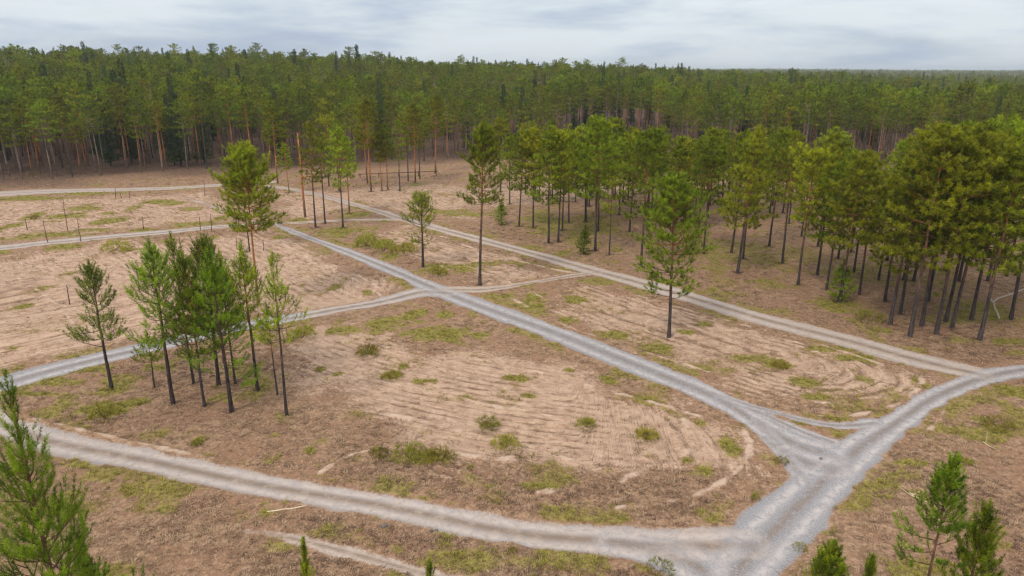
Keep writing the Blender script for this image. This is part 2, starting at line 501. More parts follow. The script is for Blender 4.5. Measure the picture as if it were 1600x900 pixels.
# ------------------------------------------------------------------ materials
def new_mat(name):
    m = bpy.data.materials.new(name)
    m.use_nodes = True
    t = NT(m.node_tree)
    t.n.clear()
    out = t.node('ShaderNodeOutputMaterial')
    b = t.node('ShaderNodeBsdfPrincipled')
    t.l.new(b.outputs[0], out.inputs['Surface'])
    b.inputs['Specular IOR Level'].default_value = 0.15
    b.inputs['Roughness'].default_value = 0.9
    return m, t, b, out


def mat_ground():
    m, t, b, out = new_mat("ground_soil")
    geo = t.node('ShaderNodeNewGeometry')
    P = geo.outputs['Position']
    nA = t.noise(P, 0.16, 4, .6)
    nB = t.noise(P, 0.9, 4, .65)
    nC = t.noise(P, 3.6, 5, .75)
    nD = t.noise(P, 13.0, 4, .75)
    nE = t.noise(P, 1.9, 5, .75, .6)
    cxy = t.node('ShaderNodeCombineXYZ')
    t.put(cxy.inputs[0], t.attr('across'))
    t.put(cxy.inputs[1], t.math('MULTIPLY', t.attr('along'), .20))
    st = t.noise(cxy.outputs[0], 1.9, 6, .75, .55)
    # needle and heather litter
    lit = t.mix(t.ramp(nB, .36, .64), (.215, .126, .076), (.37, .229, .146))
    lit = t.mix(t.ramp(nA, .44, .6), lit, (.29, .166, .104))
    lit = t.mix(t.math('MULTIPLY', t.ramp(nE, .52, .62), .7), lit, (.09, .06, .043))
    lit = t.mix(t.math('MULTIPLY', t.ramp(nC, .52, .62), .6), lit, (.47, .328, .218))
    lit = t.mix(t.math('MULTIPLY', t.ramp(nD, .54, .62), .65), lit, (.09, .06, .044))
    # bare sand
    snd = t.mix(t.ramp(nB, .36, .64), (.41, .27, .190), (.545, .375, .27))
    snd = t.mix(t.math('MULTIPLY', t.ramp(st, .5, .64), .7), snd, (.62, .44, .325))
    snd = t.mix(t.math('MULTIPLY', t.ramp(nD, .50, .60), .75), snd, (.22, .145, .108))
    sm = t.math('ADD', t.attr('sand'), t.math('MULTIPLY', t.math('SUBTRACT', nC, .5), 2.0))
    sm = t.math('ADD', sm, t.math('MULTIPLY', t.math('SUBTRACT', nE, .5), 1.8))
    sm = t.math('ADD', sm, t.math('MULTIPLY', t.math('SUBTRACT', nD, .5), 1.0))
    sm = t.math('ADD', sm, t.math('MULTIPLY', t.math('SUBTRACT', st, .5), 1.5))
    sm = t.math('ADD', sm, t.math('MULTIPLY', t.attr('fur'), .18))
    col = t.mix(t.ramp(sm, .46, .94), lit, snd)
    # debris lying in the furrows
    deb = t.math('ADD', t.math('MULTIPLY', nC, .6), t.math('MULTIPLY', t.math('SUBTRACT', .5, st), 1.1))
    deb = t.math('SUBTRACT', deb, t.math('MULTIPLY', t.attr('fur'), .11))
    deb = t.math('MULTIPLY', t.ramp(deb, .34, .52), t.ramp(t.attr('sand'), .2, .7))
    col = t.mix(t.math('MULTIPLY', deb, .75), col, (.15, .098, .07))
    # moss and short grass
    g1 = t.mix(t.ramp(nC, .42, .58), (.13, .115, .025), (.28, .24, .055))
    gm = t.math('ADD', t.attr('green'), t.math('MULTIPLY', t.math('SUBTRACT', nC, .5), 1.3))
    gm = t.math('ADD', gm, t.math('MULTIPLY', t.math('SUBTRACT', nD, .5), .7))
    col = t.mix(t.math('MULTIPLY', t.ramp(gm, .24, .72), .9), col, g1)
    pm = t.math('ADD', t.attr('pale'), t.math('MULTIPLY', t.math('SUBTRACT', nE, .5), 1.4))
    col = t.mix(t.math('MULTIPLY', t.ramp(pm, .3, .95), .85), col, (.58, .43, .335))
    # gravel and worn wheel tracks
    gv = t.mix(t.ramp(nD, .38, .62), (.19, .183, .197), (.36, .348, .368))
    gv = t.mix(t.math('MULTIPLY', t.ramp(nC, .5, .64), .35), gv, (.19, .182, .188))
    sr = t.mix(t.ramp(nC, .38, .62), (.33, .255, .212), (.46, .37, .315))
    gf = t.math('ADD', t.attr('grav'), t.math('MULTIPLY', t.math('SUBTRACT', nB, .5), 1.1))
    rd = t.mix(t.ramp(gf, .2, .9), sr, gv)
    tk = t.mix(t.attr('grav'), (.49, .395, .345), (.48, .435, .43))
    tk = t.mix(t.math('MULTIPLY', t.ramp(nD, .5, .64), .35), tk, (.36, .32, .30))
    rd = t.mix(t.math('MULTIPLY', t.attr('trk'), t.ramp(nE, .3, .62)), rd, tk)
    md = t.math('MULTIPLY', t.attr('mid'), t.ramp(t.math('ADD', t.math('MULTIPLY', nB, .6), t.math('MULTIPLY', nC, .4)), .36, .52))
    rd = t.mix(t.math('MULTIPLY', md, t.math('MULTIPLY_ADD', t.attr('grav'), -.5, 1.1)), rd, (.20, .14, .10))
    rm = t.math('ADD', t.attr('road'), t.math('MULTIPLY', t.math('SUBTRACT', nC, .5), .6))
    rm = t.math('ADD', rm, t.math('MULTIPLY', t.math('SUBTRACT', nD, .5), .9))
    col = t.mix(t.ramp(rm, .3, .75), col, rd)
    # forest floor under the dense stand
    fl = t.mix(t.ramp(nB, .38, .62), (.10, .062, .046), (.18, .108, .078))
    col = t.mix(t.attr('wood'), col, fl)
    t.put(b.inputs['Base Color'], col)
    b.inputs['Roughness'].default_value = .95
    bmp = t.node('ShaderNodeBump')
    bmp.inputs['Strength'].default_value = .9
    bmp.inputs['Distance'].default_value = .12
    hgt = t.math('ADD', t.math('MULTIPLY', nC, .7), t.math('MULTIPLY', nD, .35))
    hgt = t.math('MULTIPLY', hgt, t.math('SUBTRACT', 1.0, t.math('MULTIPLY', t.attr('road'), .8)))
    t.put(bmp.inputs['Height'], hgt)
    t.l.new(bmp.outputs[0], b.inputs['Normal'])
    return m


def mat_bark(name, low, mid, top, lo=.18, hi=.5):
    """dark plated bark low on the trunk, flaking orange bark higher up ('bark' = share of the height)"""
    m, t, b, out = new_mat(name)
    tcn = t.node('ShaderNodeTexCoord')
    oi = t.node('ShaderNodeObjectInfo')
    v = t.vmul(tcn.outputs['Object'], (1, 1, .25))
    n = t.noise(v, 7, 4, .7, w=oi.outputs['Random'])
    n2 = t.noise(tcn.outputs['Object'], .5, 2, .5, w=oi.outputs['Random'])
    hgt = t.math('ADD', t.attr('bark'), t.math('MULTIPLY', t.math('SUBTRACT', n2, .5), .35))
    c = t.mix(t.ramp(hgt, lo, lo + .14), low, mid)
    c = t.mix(t.ramp(hgt, hi - .08, hi + .12), c, top)
    dk = t.node('ShaderNodeVectorMath', operation='SCALE')
    t.put(dk.inputs[0], c)
    t.put(dk.inputs['Scale'], t.math('MULTIPLY_ADD', t.ramp(n, .35, .7), .9, .5))
    t.put(b.inputs['Base Color'], dk.outputs[0])
    return m


def mat_leaf(name, dark, light, trans=.3, seedscale=.9):
    m, t, b, out = new_mat(name)
    tcn = t.node('ShaderNodeTexCoord')
    oi = t.node('ShaderNodeObjectInfo')
    n = t.noise(tcn.outputs['Object'], seedscale, 3, .6, w=t.math('MULTIPLY', oi.outputs['Random'], 20.0))
    f = t.math('ADD', t.math('MULTIPLY', n, .75), t.math('MULTIPLY', t.attr('tuft'), .35))
    c = t.mix(t.ramp(f, .3, .75), dark, light)
    hsv = t.node('ShaderNodeHueSaturation')
    t.put(hsv.inputs['Color'], c)
    t.put(hsv.inputs['Hue'], t.math('MULTIPLY_ADD', t.math('FRACT', t.math('MULTIPLY', oi.outputs['Random'], 7.3)), .045, .474))
    t.put(hsv.inputs['Value'], t.math('MULTIPLY_ADD', t.math('POWER', oi.outputs['Random'], 1.4), .7, .75))
    hsv.inputs['Saturation'].default_value = 1.0
    t.put(b.inputs['Base Color'], hsv.outputs[0])
    b.inputs['Roughness'].default_value = .6
    b.inputs['Specular IOR Level'].default_value = .25
    tr = t.node('ShaderNodeBsdfTranslucent')
    t.put(tr.inputs['Color'], hsv.outputs[0])
    mx = t.node('ShaderNodeMixShader')
    mx.inputs[0].default_value = trans
    t.l.new(b.outputs[0], mx.inputs[1])
    t.l.new(tr.outputs[0], mx.inputs[2])
    t.l.new(mx.outputs[0], out.inputs['Surface'])
    return m


def mat_plain(name, c1_, c2_, scale=3.0):
    m, t, b, out = new_mat(name)
    tcn = t.node('ShaderNodeTexCoord')
    oi = t.node('ShaderNodeObjectInfo')
    n = t.noise(tcn.outputs['Object'], scale, 3, .6, w=t.math('MULTIPLY', oi.outputs['Random'], 20.0))
    f = t.math('ADD', t.math('MULTIPLY', n, .6), t.math('MULTIPLY', oi.outputs['Random'], .4))
    t.put(b.inputs['Base Color'], t.mix(t.ramp(f, .25, .75), c1_, c2_))
    return m


M_GROUND = mat_ground()
M_BARK = mat_bark("pine_bark", (.075, .06, .06), (.15, .092, .07), (.33, .14, .06), .2, .5)
M_BARK_O = mat_bark("orange_bark", (.17, .095, .06), (.42, .17, .075), (.50, .20, .08), .08, .35)
M_BARK_G = mat_bark("grey_bark", (.15, .11, .09), (.27, .20, .17), (.32, .215, .16), .1, .6)
M_BARK_D = mat_bark("young_bark", (.06, .046, .045), (.12, .075, .06), (.20, .10, .06), .3, .7)
M_LEAF = mat_leaf("pine_needles", (.080, .112, .004), (.33, .375, .011), .42)
M_LEAF_Y = mat_leaf("young_pine_needles", (.072, .115, .005), (.285, .365, .014), .45)
M_LEAF_F = mat_leaf("forest_needles", (.052, .086, .005), (.25, .30, .012), .43, .45)
M_LEAF_S = mat_leaf("spruce_needles", (.04, .07, .022), (.085, .13, .035), .2, .6)
M_GREY = mat_plain("dead_wood", (.28, .23, .20), (.50, .43, .37))
M_POST = mat_plain("weathered_post_wood", (.07, .045, .04), (.17, .09, .065))
M_POLE = mat_plain("peeled_pole_wood", (.55, .44, .28), (.68, .56, .38))
M_DRY = mat_plain("dry_grass_blades", (.24, .15, .095), (.52, .37, .24))
M_HEATH = mat_plain("heather_stems", (.085, .052, .038), (.18, .11, .078))
M_GRASS = mat_plain("green_grass_blades", (.19, .17, .03), (.38, .33, .075))
M_STONE = mat_plain("grey_stone", (.10, .09, .09), (.2, .19, .19))

# ------------------------------------------------------------------ forest edge (bearing -> distance)
EDGE_T = np.array([(-400, 188), (-200, 182), (0, 172), (100, 176), (200, 190), (430, 200), (560, 208), (700, 220), (860, 226), (890, 250), (920, 275), (1010, 272), (1050, 226), (1250, 206), (1400, 206), (1600, 192), (1800, 182), (2200, 170)], float)
EDGE_AZ = (EDGE_T[:, 0] - 800) / FPX / (CP + (450 - 265) / FPX * SP)


def forest_edge(x, y):
    return np.interp(x / np.maximum(y, 1.0), EDGE_AZ, EDGE_T[:, 1])


# ------------------------------------------------------------------ ground, roads and tracks: one sheet cut into its pieces
def axis(segs):
    out = [np.array([segs[0][0]])]
    for a, b, n in segs:
        out.append(np.linspace(a, b, n + 1)[1:])
    return np.concatenate(out)


YS = axis([(-60, 14, 10), (14, 26, 30), (26, 66, 270), (66, 120, 170), (120, 230, 120), (230, 520, 40), (520, 1500, 30), (1500, 4200, 30), (4200, 12000, 6)])
XS = axis([(-9000, -2500, 5), (-2500, -500, 14), (-500, -170, 24), (-170, -62, 110), (-62, -32, 90), (-32, 42, 340), (42, 70, 80), (70, 170, 110), (170, 500, 26), (500, 2600, 30), (2600, 9000, 6)])
GX, GY = np.meshgrid(XS, YS)
gx, gy = GX.ravel(), GY.ravel()
near = np.where((gy < 232) & (gy > 10) & (abs(gx) < 200))[0]
F = fields(gx[near], gy[near])
att = {}
for k in ('road', 'grav', 'trk', 'mid', 'sand', 'green', 'fur', 'pale', 'streak', 'across', 'along'):
    a = np.zeros(gx.shape)
    a[near] = F[k]
    att[k] = a
rel = np.zeros(gx.shape)
rel[near] = F['rel']
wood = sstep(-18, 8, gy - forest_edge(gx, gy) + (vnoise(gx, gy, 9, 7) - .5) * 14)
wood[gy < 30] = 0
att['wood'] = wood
GZ = terrain(gx, gy) + rel
rid = np.full(gx.shape, -1)
rid[near] = np.where(F['road'] > .5, F['rid'], -1)
nx, ny = len(XS), len(YS)
idx = np.arange(nx * ny).reshape(ny, nx)
quads = np.stack([idx[:-1, :-1], idx[:-1, 1:], idx[1:, 1:], idx[1:, :-1]], -1).reshape(-1, 4)
qr = rid[quads].max(axis=1)
verts = np.column_stack([gx, gy, GZ])


def piece(name, sel):
    q = quads[sel]
    u, inv = np.unique(q, return_inverse=True)
    me = mesh_np(name, verts[u], [inv.reshape(-1, 4)], [M_GROUND], {k: v[u] for k, v in att.items()}, smooth=True)
    return link(name, me, kind='structure')


piece("ground", qr < 0)
for i, (nm, g, L) in enumerate(RW):
    sel = qr == i
    if sel.any():
        piece(nm, sel)


def ground_z(x, y):
    x, y = np.atleast_1d(np.asarray(x, float)), np.atleast_1d(np.asarray(y, float))
    ix = np.clip(np.searchsorted(XS, x) - 1, 0, nx - 2)
    iy = np.clip(np.searchsorted(YS, y) - 1, 0, ny - 2)
    Z = GZ.reshape(ny, nx)
    fx = (x - XS[ix]) / (XS[ix + 1] - XS[ix])
    fy = (y - YS[iy]) / (YS[iy + 1] - YS[iy])
    return (Z[iy, ix] * (1 - fx) + Z[iy, ix + 1] * fx) * (1 - fy) + (Z[iy + 1, ix] * (1 - fx) + Z[iy + 1, ix + 1] * fx) * fy


# ------------------------------------------------------------------ trees
def tubes(paths, sides):
    """paths: list of (points (n,3), radii (n,), bark (n,)) -> verts, quads, bark"""
    V, Q, B = [], [], []
    base = 0
    ang = np.linspace(0, 2 * np.pi, sides, endpoint=False)
    for P, r, bk in paths:
        P = np.asarray(P, float)
        T = np.gradient(P, axis=0)
        T /= np.linalg.norm(T, axis=1)[:, None] + 1e-9
        ref = np.where(abs(T[:, 2:3]) > .8, np.array([[1., 0, 0]]), np.array([[0, 0, 1.]]))
        U = np.cross(T, ref)
        U /= np.linalg.norm(U, axis=1)[:, None] + 1e-9
        W = np.cross(T, U)
        ring = P[:, None] + (np.cos(ang)[None, :, None] * U[:, None] + np.sin(ang)[None, :, None] * W[:, None]) * np.asarray(r)[:, None, None]
        n = len(P)
        V.append(ring.reshape(-1, 3))
        B.append(np.repeat(bk, sides))
        id_ = base + np.arange(n * sides).reshape(n, sides)
        nxt = np.roll(id_, -1, axis=1)
        Q.append(np.stack([id_[:-1], nxt[:-1], nxt[1:], id_[1:]], -1).reshape(-1, 4))
        base += n * sides
    return np.concatenate(V), np.concatenate(Q), np.concatenate(B)


def needles(rng, pos, dirs, K, L, W, spread, along, face=None):
    """K pointed blades round each shoot; pos, dirs (N,3)"""
    N = len(pos)
    p = np.repeat(pos, K, 0)
    d = np.repeat(dirs, K, 0)
    s = rng.uniform(0, along, (N * K, 1))
    p = p + d * s
    rv = rng.normal(size=(N * K, 3))
    rv /= np.linalg.norm(rv, axis=1)[:, None]
    nd = d * (1 - spread * .45) + rv * spread
    nd /= np.linalg.norm(nd, axis=1)[:, None] + 1e-9
    if face is None:
        up = rng.normal(size=(N * K, 3))
    else:                                   # sprays lie open to the sky and away from the bole
        up = np.repeat(face, K, 0) + rng.normal(size=(N * K, 3)) * .38
    sd_ = np.cross(nd, up)
    sd_ /= np.linalg.norm(sd_, axis=1)[:, None] + 1e-9
    ln = L * rng.uniform(.65, 1.2, (N * K, 1))
    a = p - sd_ * W * .5 + nd * ln * .15
    b = p + sd_ * W * .5 + nd * ln * .15
    c = p + nd * ln
    V = np.stack([a, b, c], 1).reshape(-1, 3)
    T = np.arange(len(V)).reshape(-1, 3)
    tv = np.repeat(rng.uniform(0, 1, N), K * 3)
    return V, T, tv


def pine(seed, hgt, cb, rad, whorl=.75, nb=5, up0=10, up1=50, curve=.6, tuftK=12, tl=.34, tw=.06, tstep=.45, sub=3, trunk_r=None, lean=.0, gap=0.0,
         low_branches=(), shape='oval', spread=.9, along=.3, sides=7, limb=True, stubs=6, fork=False, bole_sway=.25, thin=1.0, lift=.35):
    """one pine: returns (trunk verts, quads, bark), (crown verts, tris, tuft)
    cb: share of the height that is bare bole; rad: crown radius; up0/up1: rise of lowest/highest limbs in degrees"""
    rng = np.random.default_rng(seed)
    trunk_r = trunk_r or .0085 * hgt + .01
    zs = np.linspace(0, 1, 12)
    sw = rng.normal(0, bole_sway * .25, (12, 2)).cumsum(0) * .28
    sw -= sw[0]
    cx = sw[:, 0] + lean * zs ** 1.5 * hgt
    cy = sw[:, 1]
    TP = np.column_stack([cx, cy, zs * hgt])
    TP[0, 2] = -.25
    rr = trunk_r * ((1 - zs) ** .75 * .93 + .04)
    rr[0] *= 1.3
    paths = [(TP, rr, zs)]
    br = []
    tpos, tdir = [], []

    def axis_at(h):
        return np.array([np.interp(h, TP[:, 2], TP[:, 0]), np.interp(h, TP[:, 2], TP[:, 1]), h])

    def shoot(p, d):
        tpos.append(p)
        tdir.append(d / (np.linalg.norm(d) + 1e-9))

    def branch(h, a, ln, el, crv, bare=.3, sub_n=sub):
        p0 = axis_at(h)
        n = 6
        pts, d_el = [p0], el
        azz = a
        for k in range(n):
            d = np.array([math.cos(azz) * math.cos(d_el), math.sin(azz) * math.cos(d_el), math.sin(d_el)])
            pts.append(pts[-1] + d * ln / n)
            d_el = min(d_el + crv / n * (0.4 + 1.2 * k / n), R(84))
            azz += rng.normal(0, .09)
        pts = np.array(pts)
        r0 = min(.012 * ln + .012, trunk_r * .5)
        br.append((pts, np.linspace(r0, .008, n + 1), np.full(n + 1, h / hgt)))
        s = bare * ln
        while s <= ln * 1.001:
            q = s / ln * n
            i = min(int(q), n - 1)
            p = pts[i] + (pts[i + 1] - pts[i]) * (q - i)
            d = (pts[i + 1] - pts[i])
            d = d / np.linalg.norm(d)
            shoot(p, d + np.array([0, 0, lift]))
            side = np.cross(d, (0, 0, 1))
            side /= np.linalg.norm(side) + 1e-9
            room = (1 - s / ln) * .55 * ln + .18 * ln
            if room > .35 and sub_n:
                for sg in rng.choice([-1, 1], size=min(sub_n, 2), replace=False):
                    sl = room * rng.uniform(.45, .95)
                    sdv = d * .75 + side * sg * rng.uniform(.5, .95) + np.array([0, 0, rng.uniform(.05, .5)])
                    sdv /= np.linalg.norm(sdv)
                    m = max(1, int(sl / tstep))
                    if limb and sl > .5:
                        br.append((np.array([p, p + sdv * sl * .6, p + sdv * sl]), np.array([.018, .012, .006]), np.full(3, h / hgt)))
                    for j in range(m):
                        t = (j + 1) / m
                        shoot(p + sdv * sl * t, sdv + np.array([0, 0, lift * (.4 + .6 * t)]))
                        if sub_n > 2 and rng.random() < .6:
                            rv = rng.normal(size=3) * .6
                            shoot(p + sdv * sl * t + rv * .35 * tstep, sdv + rv * .8 + np.array([0, 0, .4]))
            s += tstep * rng.uniform(.8, 1.25)

    z0 = cb * hgt
    h = z0
    a0 = rng.uniform(0, 6.28)
    while h < hgt - .25:
        t = (h - z0) / (hgt - z0)
        if shape == 'oval':
            prof = math.sin(math.pi * min(1, (t + .18) / 1.2) ** .85) ** .7
        elif shape == 'cone':
            prof = (1 - t) ** .8 * min(1, .6 + t * 3)
        elif shape == 'umbrella':
            prof = (.55 + .45 * t) * (1 if t < .8 else max(.25, (1 - t) / .2))
        elif shape == 'crest':
            prof = 1.22 * (1 - t) ** .55 * (.82 + .18 * math.sin(9 * t + seed))
        elif shape == 'spire':
            prof = (1 - t) ** .85
        else:
            prof = (1 - t) ** .45
        if not (gap and rng.random() < gap):
            k = max(2, int(round(nb * rng.uniform(.7, 1.25))))
            for j in range(k):
                a = a0 + j * 2 * math.pi / k + rng.normal(0, .25)
                ln = max(.35, rad * prof * rng.uniform(.6, 1.15))
                el = R(up0 + (up1 - up0) * t + rng.normal(0, 8))
                branch(h + rng.normal(0, .1), a, ln, el, curve * rng.uniform(.5, 1.3), bare=.34 if t < .5 else .15)
        a0 += 2.4
        h += whorl * rng.uniform(.75, 1.2) * (1 - .35 * t)
    for (lh, la, ll) in low_branches:
        branch(lh * hgt, R(la), ll, R(6), .5, bare=.45)
    for k in range(4):                                       # leader
        p = axis_at(hgt - .1 - .22 * k)
        shoot(p, np.array([rng.normal(0, .15), rng.normal(0, .15), 1.0]))
    shoot(axis_at(hgt), np.array([0, 0, 1.]))
    for k in range(stubs):                                   # dead twigs on the bole
        hh = rng.uniform(.35 * cb, cb) * hgt
        a = rng.uniform(0, 6.28)
        p = axis_at(hh)
        ln = rng.uniform(.3, .9)
        br.append((np.array([p, p + np.array([math.cos(a), math.sin(a), rng.uniform(-.2, .3)]) * ln]), np.array([.022, .006]), np.array([.3, .3])))
    tv, tq, tb = tubes(paths, sides)
    bv, bq, bb = tubes(br, 3)
    TV = np.concatenate([tv, bv])
    TQ = np.concatenate([tq, bq + len(tv)])
    TB = np.concatenate([tb, bb])
    tpos_, tdir_ = np.array(tpos), np.array(tdir)
    if thin < 1:
        keep = rng.random(len(tpos_)) < thin
        tpos_, tdir_ = tpos_[keep], tdir_[keep]
    face = tpos_ - np.column_stack([np.interp(tpos_[:, 2], TP[:, 2], TP[:, 0]), np.interp(tpos_[:, 2], TP[:, 2], TP[:, 1]), tpos_[:, 2]])
    face = face / (np.linalg.norm(face, axis=1)[:, None] + .3) * .55 + np.array([0, 0, 1.0])
    CV, CT, CT_ = needles(rng, tpos_, tdir_, tuftK, tl, tw, spread, along, face)
    return (TV, TQ, TB), (CV, CT, CT_)


def pine_meshes(mb, ml, **kw):
    (TV, TQ, TB), (CV, CT, CA) = pine(**kw)
    return (mesh_np("trunk", TV, [TQ], [mb], {'bark': TB}, smooth=True), mesh_np("crown", CV, [CT], [ml], {'tuft': CA}), kw['hgt'])


def spruce(seed, hgt, rad, K=14, step=.55, tl=.5, tw=.12):
    rng = np.random.default_rng(seed)
    zs = np.linspace(0, 1, 6)
    TP = np.column_stack([zs * 0, zs * 0, zs * hgt])
    tv, tq, tb = tubes([(TP, (1 - zs) * .011 * hgt + .02, zs)], 6)
    pos, dr = [], []
    h = .08 * hgt
    while h < hgt:
        t = h / hgt
        ln = rad * (1 - t) ** .9 + .12
        for j in range(6):
            a = rng.uniform(0, 6.28)
            s = .15
            while s < ln:
                d = np.array([math.cos(a), math.sin(a), -.22 + .3 * s / ln])
                pos.append(np.array([0, 0, h]) + d * s)
                dr.append(d + rng.normal(0, .25, 3))
                s += step
        h += step * .75
    pos.append(np.array([0, 0, hgt - .2]))
    dr.append(np.array([0, 0, 1.]))
    dr = np.array(dr)
    dr /= np.linalg.norm(dr, axis=1)[:, None]
    CV, CT, CA = needles(rng, np.array(pos), dr, K, tl, tw, .7, .35)
    return (mesh_np("trunk", tv, [tq], [M_BARK_D], {'bark': tb}, smooth=True), mesh_np("crown", CV, [CT], [M_LEAF_S], {'tuft': CA}), hgt)


tilt = random.Random(12)


def plant(name, meshes, x, y, hgt, label, cat="pine tree", group=None, rot=0.0):
    s = hgt / meshes[2]
    e = empty(name, (x, y, float(ground_z(x, y)[0])), label, cat, group, rot, s)
    e.rotation_euler = (tilt.gauss(0, .018), tilt.gauss(0, .018), rot)
    link("trunk", meshes[0], e)
    link("crown", meshes[1], e)
    return e


def px_plant(name, meshes, bx, by, ty, label, cat="pine tree", group=None, rot=0.0):
    x, y = at(bx, by)
    return plant(name, meshes, x, y, height_at(y, ty), label, cat, group, rot)


def own(bx, by, ty, label, mb, ml, seed, group=None, name="pine_tree", rot=0.0, **kw):
    """a tree with a shape of its own, standing at pixel bx, by with its tip at height ty"""
    x, y = at(bx, by)
    hg = height_at(y, ty)
    return plant(name, pine_meshes(mb, ml, seed=seed, hgt=hg, **kw), x, y, hg, label, group=group, rot=rot)


YOUNG = dict(up0=-6, up1=58, curve=.95, whorl=.85, tuftK=44, tl=.23, tw=.05, tstep=.56, sub=2, spread=.9, along=.75, shape='crest', lift=.8)
MATURE = dict(up0=0, up1=48, curve=.7, whorl=.68, tuftK=32, tl=.30, tw=.05, tstep=.55, sub=3, spread=1.0, along=.35)

# single pines in the clearing
own(404, 478, 235, "tall pine with long bare orange trunk and rounded crown behind the cluster of young pines", M_BARK_O, M_LEAF, 11, cb=.5, rad=3.9, **{**MATURE, 'nb': 6, 'up0': -8})
own(390, 392, 262, "dark trunked pine close behind the tall orange trunked pine left of the gravel road", M_BARK, M_LEAF, 12, cb=.62, rad=2.6, **MATURE)
own(661, 418, 304, "small airy pine standing alone between the two diagonal roads beside a low green bush", M_BARK_D, M_LEAF, 13, cb=.34, rad=2.9, **{**MATURE, 'nb': 4, 'gap': .08, 'thin': .85, 'tuftK': 20}, trunk_r=.2)
own(750, 446, 198, "tallest lone pine with straight slender trunk at the sandy crossing between the diagonal roads", M_BARK, M_LEAF, 14, cb=.5, rad=3.1, **{**MATURE, 'shape': 'oval', 'nb': 6, 'gap': .06}, trunk_r=.21)
own(1045, 526, 279, "lone full crowned pine with low side branches on the oval sandy plot", M_BARK, M_LEAF, 15, cb=.36, rad=3.9, low_branches=((.27, 175, 2.4), (.25, 20, 2.0), (.31, 200, 2.2), (.29, 330, 1.7)), **{**MATURE, 'nb': 6, 'whorl': 1.0, 'up1': 40}, trunk_r=.2)

# the cluster of young pines on the left
CG = "young pines in the cluster on the left plot"
own(175, 609, 422, "leftmost young pine of the left cluster leaning slightly with one long low branch", M_BARK_D, M_LEAF_Y, 21, CG, cb=.42, rad=2.4, low_branches=((.36, 175, 3.0),), trunk_r=.16, **{**YOUNG, 'nb': 5})
own(271, 632, 382, "tall young pine of the left cluster with dark bare trunk and upright candle shoots", M_BARK_D, M_LEAF_Y, 22, CG, cb=.44, rad=2.7, trunk_r=.18, **{**YOUNG, 'nb': 6})
own(242, 606, 527, "shortest thin pine of the left cluster with a small flat crown", M_BARK_D, M_LEAF_Y, 23, CG, cb=.55, rad=1.6, trunk_r=.08, **{**YOUNG, 'nb': 5, 'up1': 30})
own(303, 600, 372, "thin pine in the left cluster with a bare spindly tip above its neighbours", M_BARK_D, M_LEAF_Y, 24, CG, cb=.42, rad=1.8, trunk_r=.12, **{**YOUNG, 'nb': 4, 'gap': .2})
own(320, 636, 403, "reddish grey trunked pine in the left cluster just right of the tall dark trunked one", M_BARK, M_LEAF_Y, 25, CG, cb=.38, rad=2.3, trunk_r=.13, **{**YOUNG, 'nb': 5})
own(342, 604, 381, "dense dark green pine at the centre of the left cluster with many upright shoots", M_BARK_D, M_LEAF_Y, 26, CG, cb=.4, rad=2.8, trunk_r=.17, **{**YOUNG, 'nb': 7})
own(362, 643, 395, "pine at the front of the left cluster with bright green low branches", M_BARK_D, M_LEAF_Y, 27, CG, cb=.42, rad=2.2, low_branches=((.20, 20, 2.4), (.26, 200, 2.3), (.31, 330, 2.3), (.15, 350, 2.3), (.33, 120, 2.0), (.22, 100, 1.9)), trunk_r=.18, **{**YOUNG, 'nb': 5})
own(368, 601, 402, "slim pine half hidden at the back of the left cluster behind the bright low branches", M_BARK, M_LEAF_Y, 28, CG, cb=.42, rad=1.9, trunk_r=.11, **{**YOUNG, 'nb': 5})
own(403, 611, 387, "tall pine right in the left cluster with reddish upper trunk and dark pointed top", M_BARK, M_LEAF_Y, 29, CG, cb=.45, rad=1.9, trunk_r=.15, **{**YOUNG, 'nb': 5, 'gap': .1})
own(434, 617, 482, "short thin pine with a tiny crown at the right edge of the left cluster", M_BARK, M_LEAF_Y, 30, CG, cb=.72, rad=1.0, trunk_r=.09, **{**YOUNG, 'nb': 5})
own(448, 649, 403, "rightmost pine of the left cluster with a long straight bare trunk and sparse crown", M_BARK_D, M_LEAF_Y, 31, CG, cb=.5, rad=2.0, trunk_r=.13, **{**YOUNG, 'nb': 4, 'gap': .15, 'thin': .85})

# pines near the camera
FORE = dict(up0=12, up1=62, curve=1.3, whorl=.62, sub=2, shape='round', spread=.8, along=.42, lift=.9)


def near_pine(px, py, dist, label, seed, **kw):
    """tip at pixel px, py, standing dist metres ahead"""
    hg = height_at(dist, py)
    u, v = (px - 800) / FPX, (450 - py) / FPX
    x = u * dist / (CP + v * SP)
    return plant("pine_tree", pine_meshes(M_BARK_D, M_LEAF_Y, seed=seed, hgt=hg, **kw), x, dist, hg, label)


NK = dict(tuftK=70, tl=.13, tw=.016, tstep=.25)
NS = dict(tuftK=56, tl=.15, tw=.026, tstep=.28)
near_pine(8, 604, 15.0, "large near pine with upright needle shoots cut off by the lower left picture edge", 41, cb=.56, rad=2.5, nb=5, trunk_r=.15, **{**FORE, **NK, 'shape': 'spire', 'whorl': .7})
near_pine(1494, 726, 21.0, "near slender young pine with bare purple brown stem at the lower right", 42, cb=.80, rad=1.05, nb=6, trunk_r=.105, low_branches=((.775, 170, 1.4), (.74, 190, 1.35), (.70, 175, 1.3), (.76, 10, .9), (.72, 80, 1.0), (.73, 260, 1.1)), **{**FORE, **NS, 'whorl': .36})
near_pine(1552, 797, 20.5, "bushy young pine close to the right of the near slender pine", 43, cb=.6, rad=1.3, nb=5, trunk_r=.08, **{**FORE, **NS, 'whorl': .42})
near_pine(1290, 853, 24.5, "bright green round pine top at the bottom edge right of the gravel junction", 44, cb=.5, rad=1.35, nb=7, trunk_r=.06, **{**FORE, **NS, 'whorl': .36})
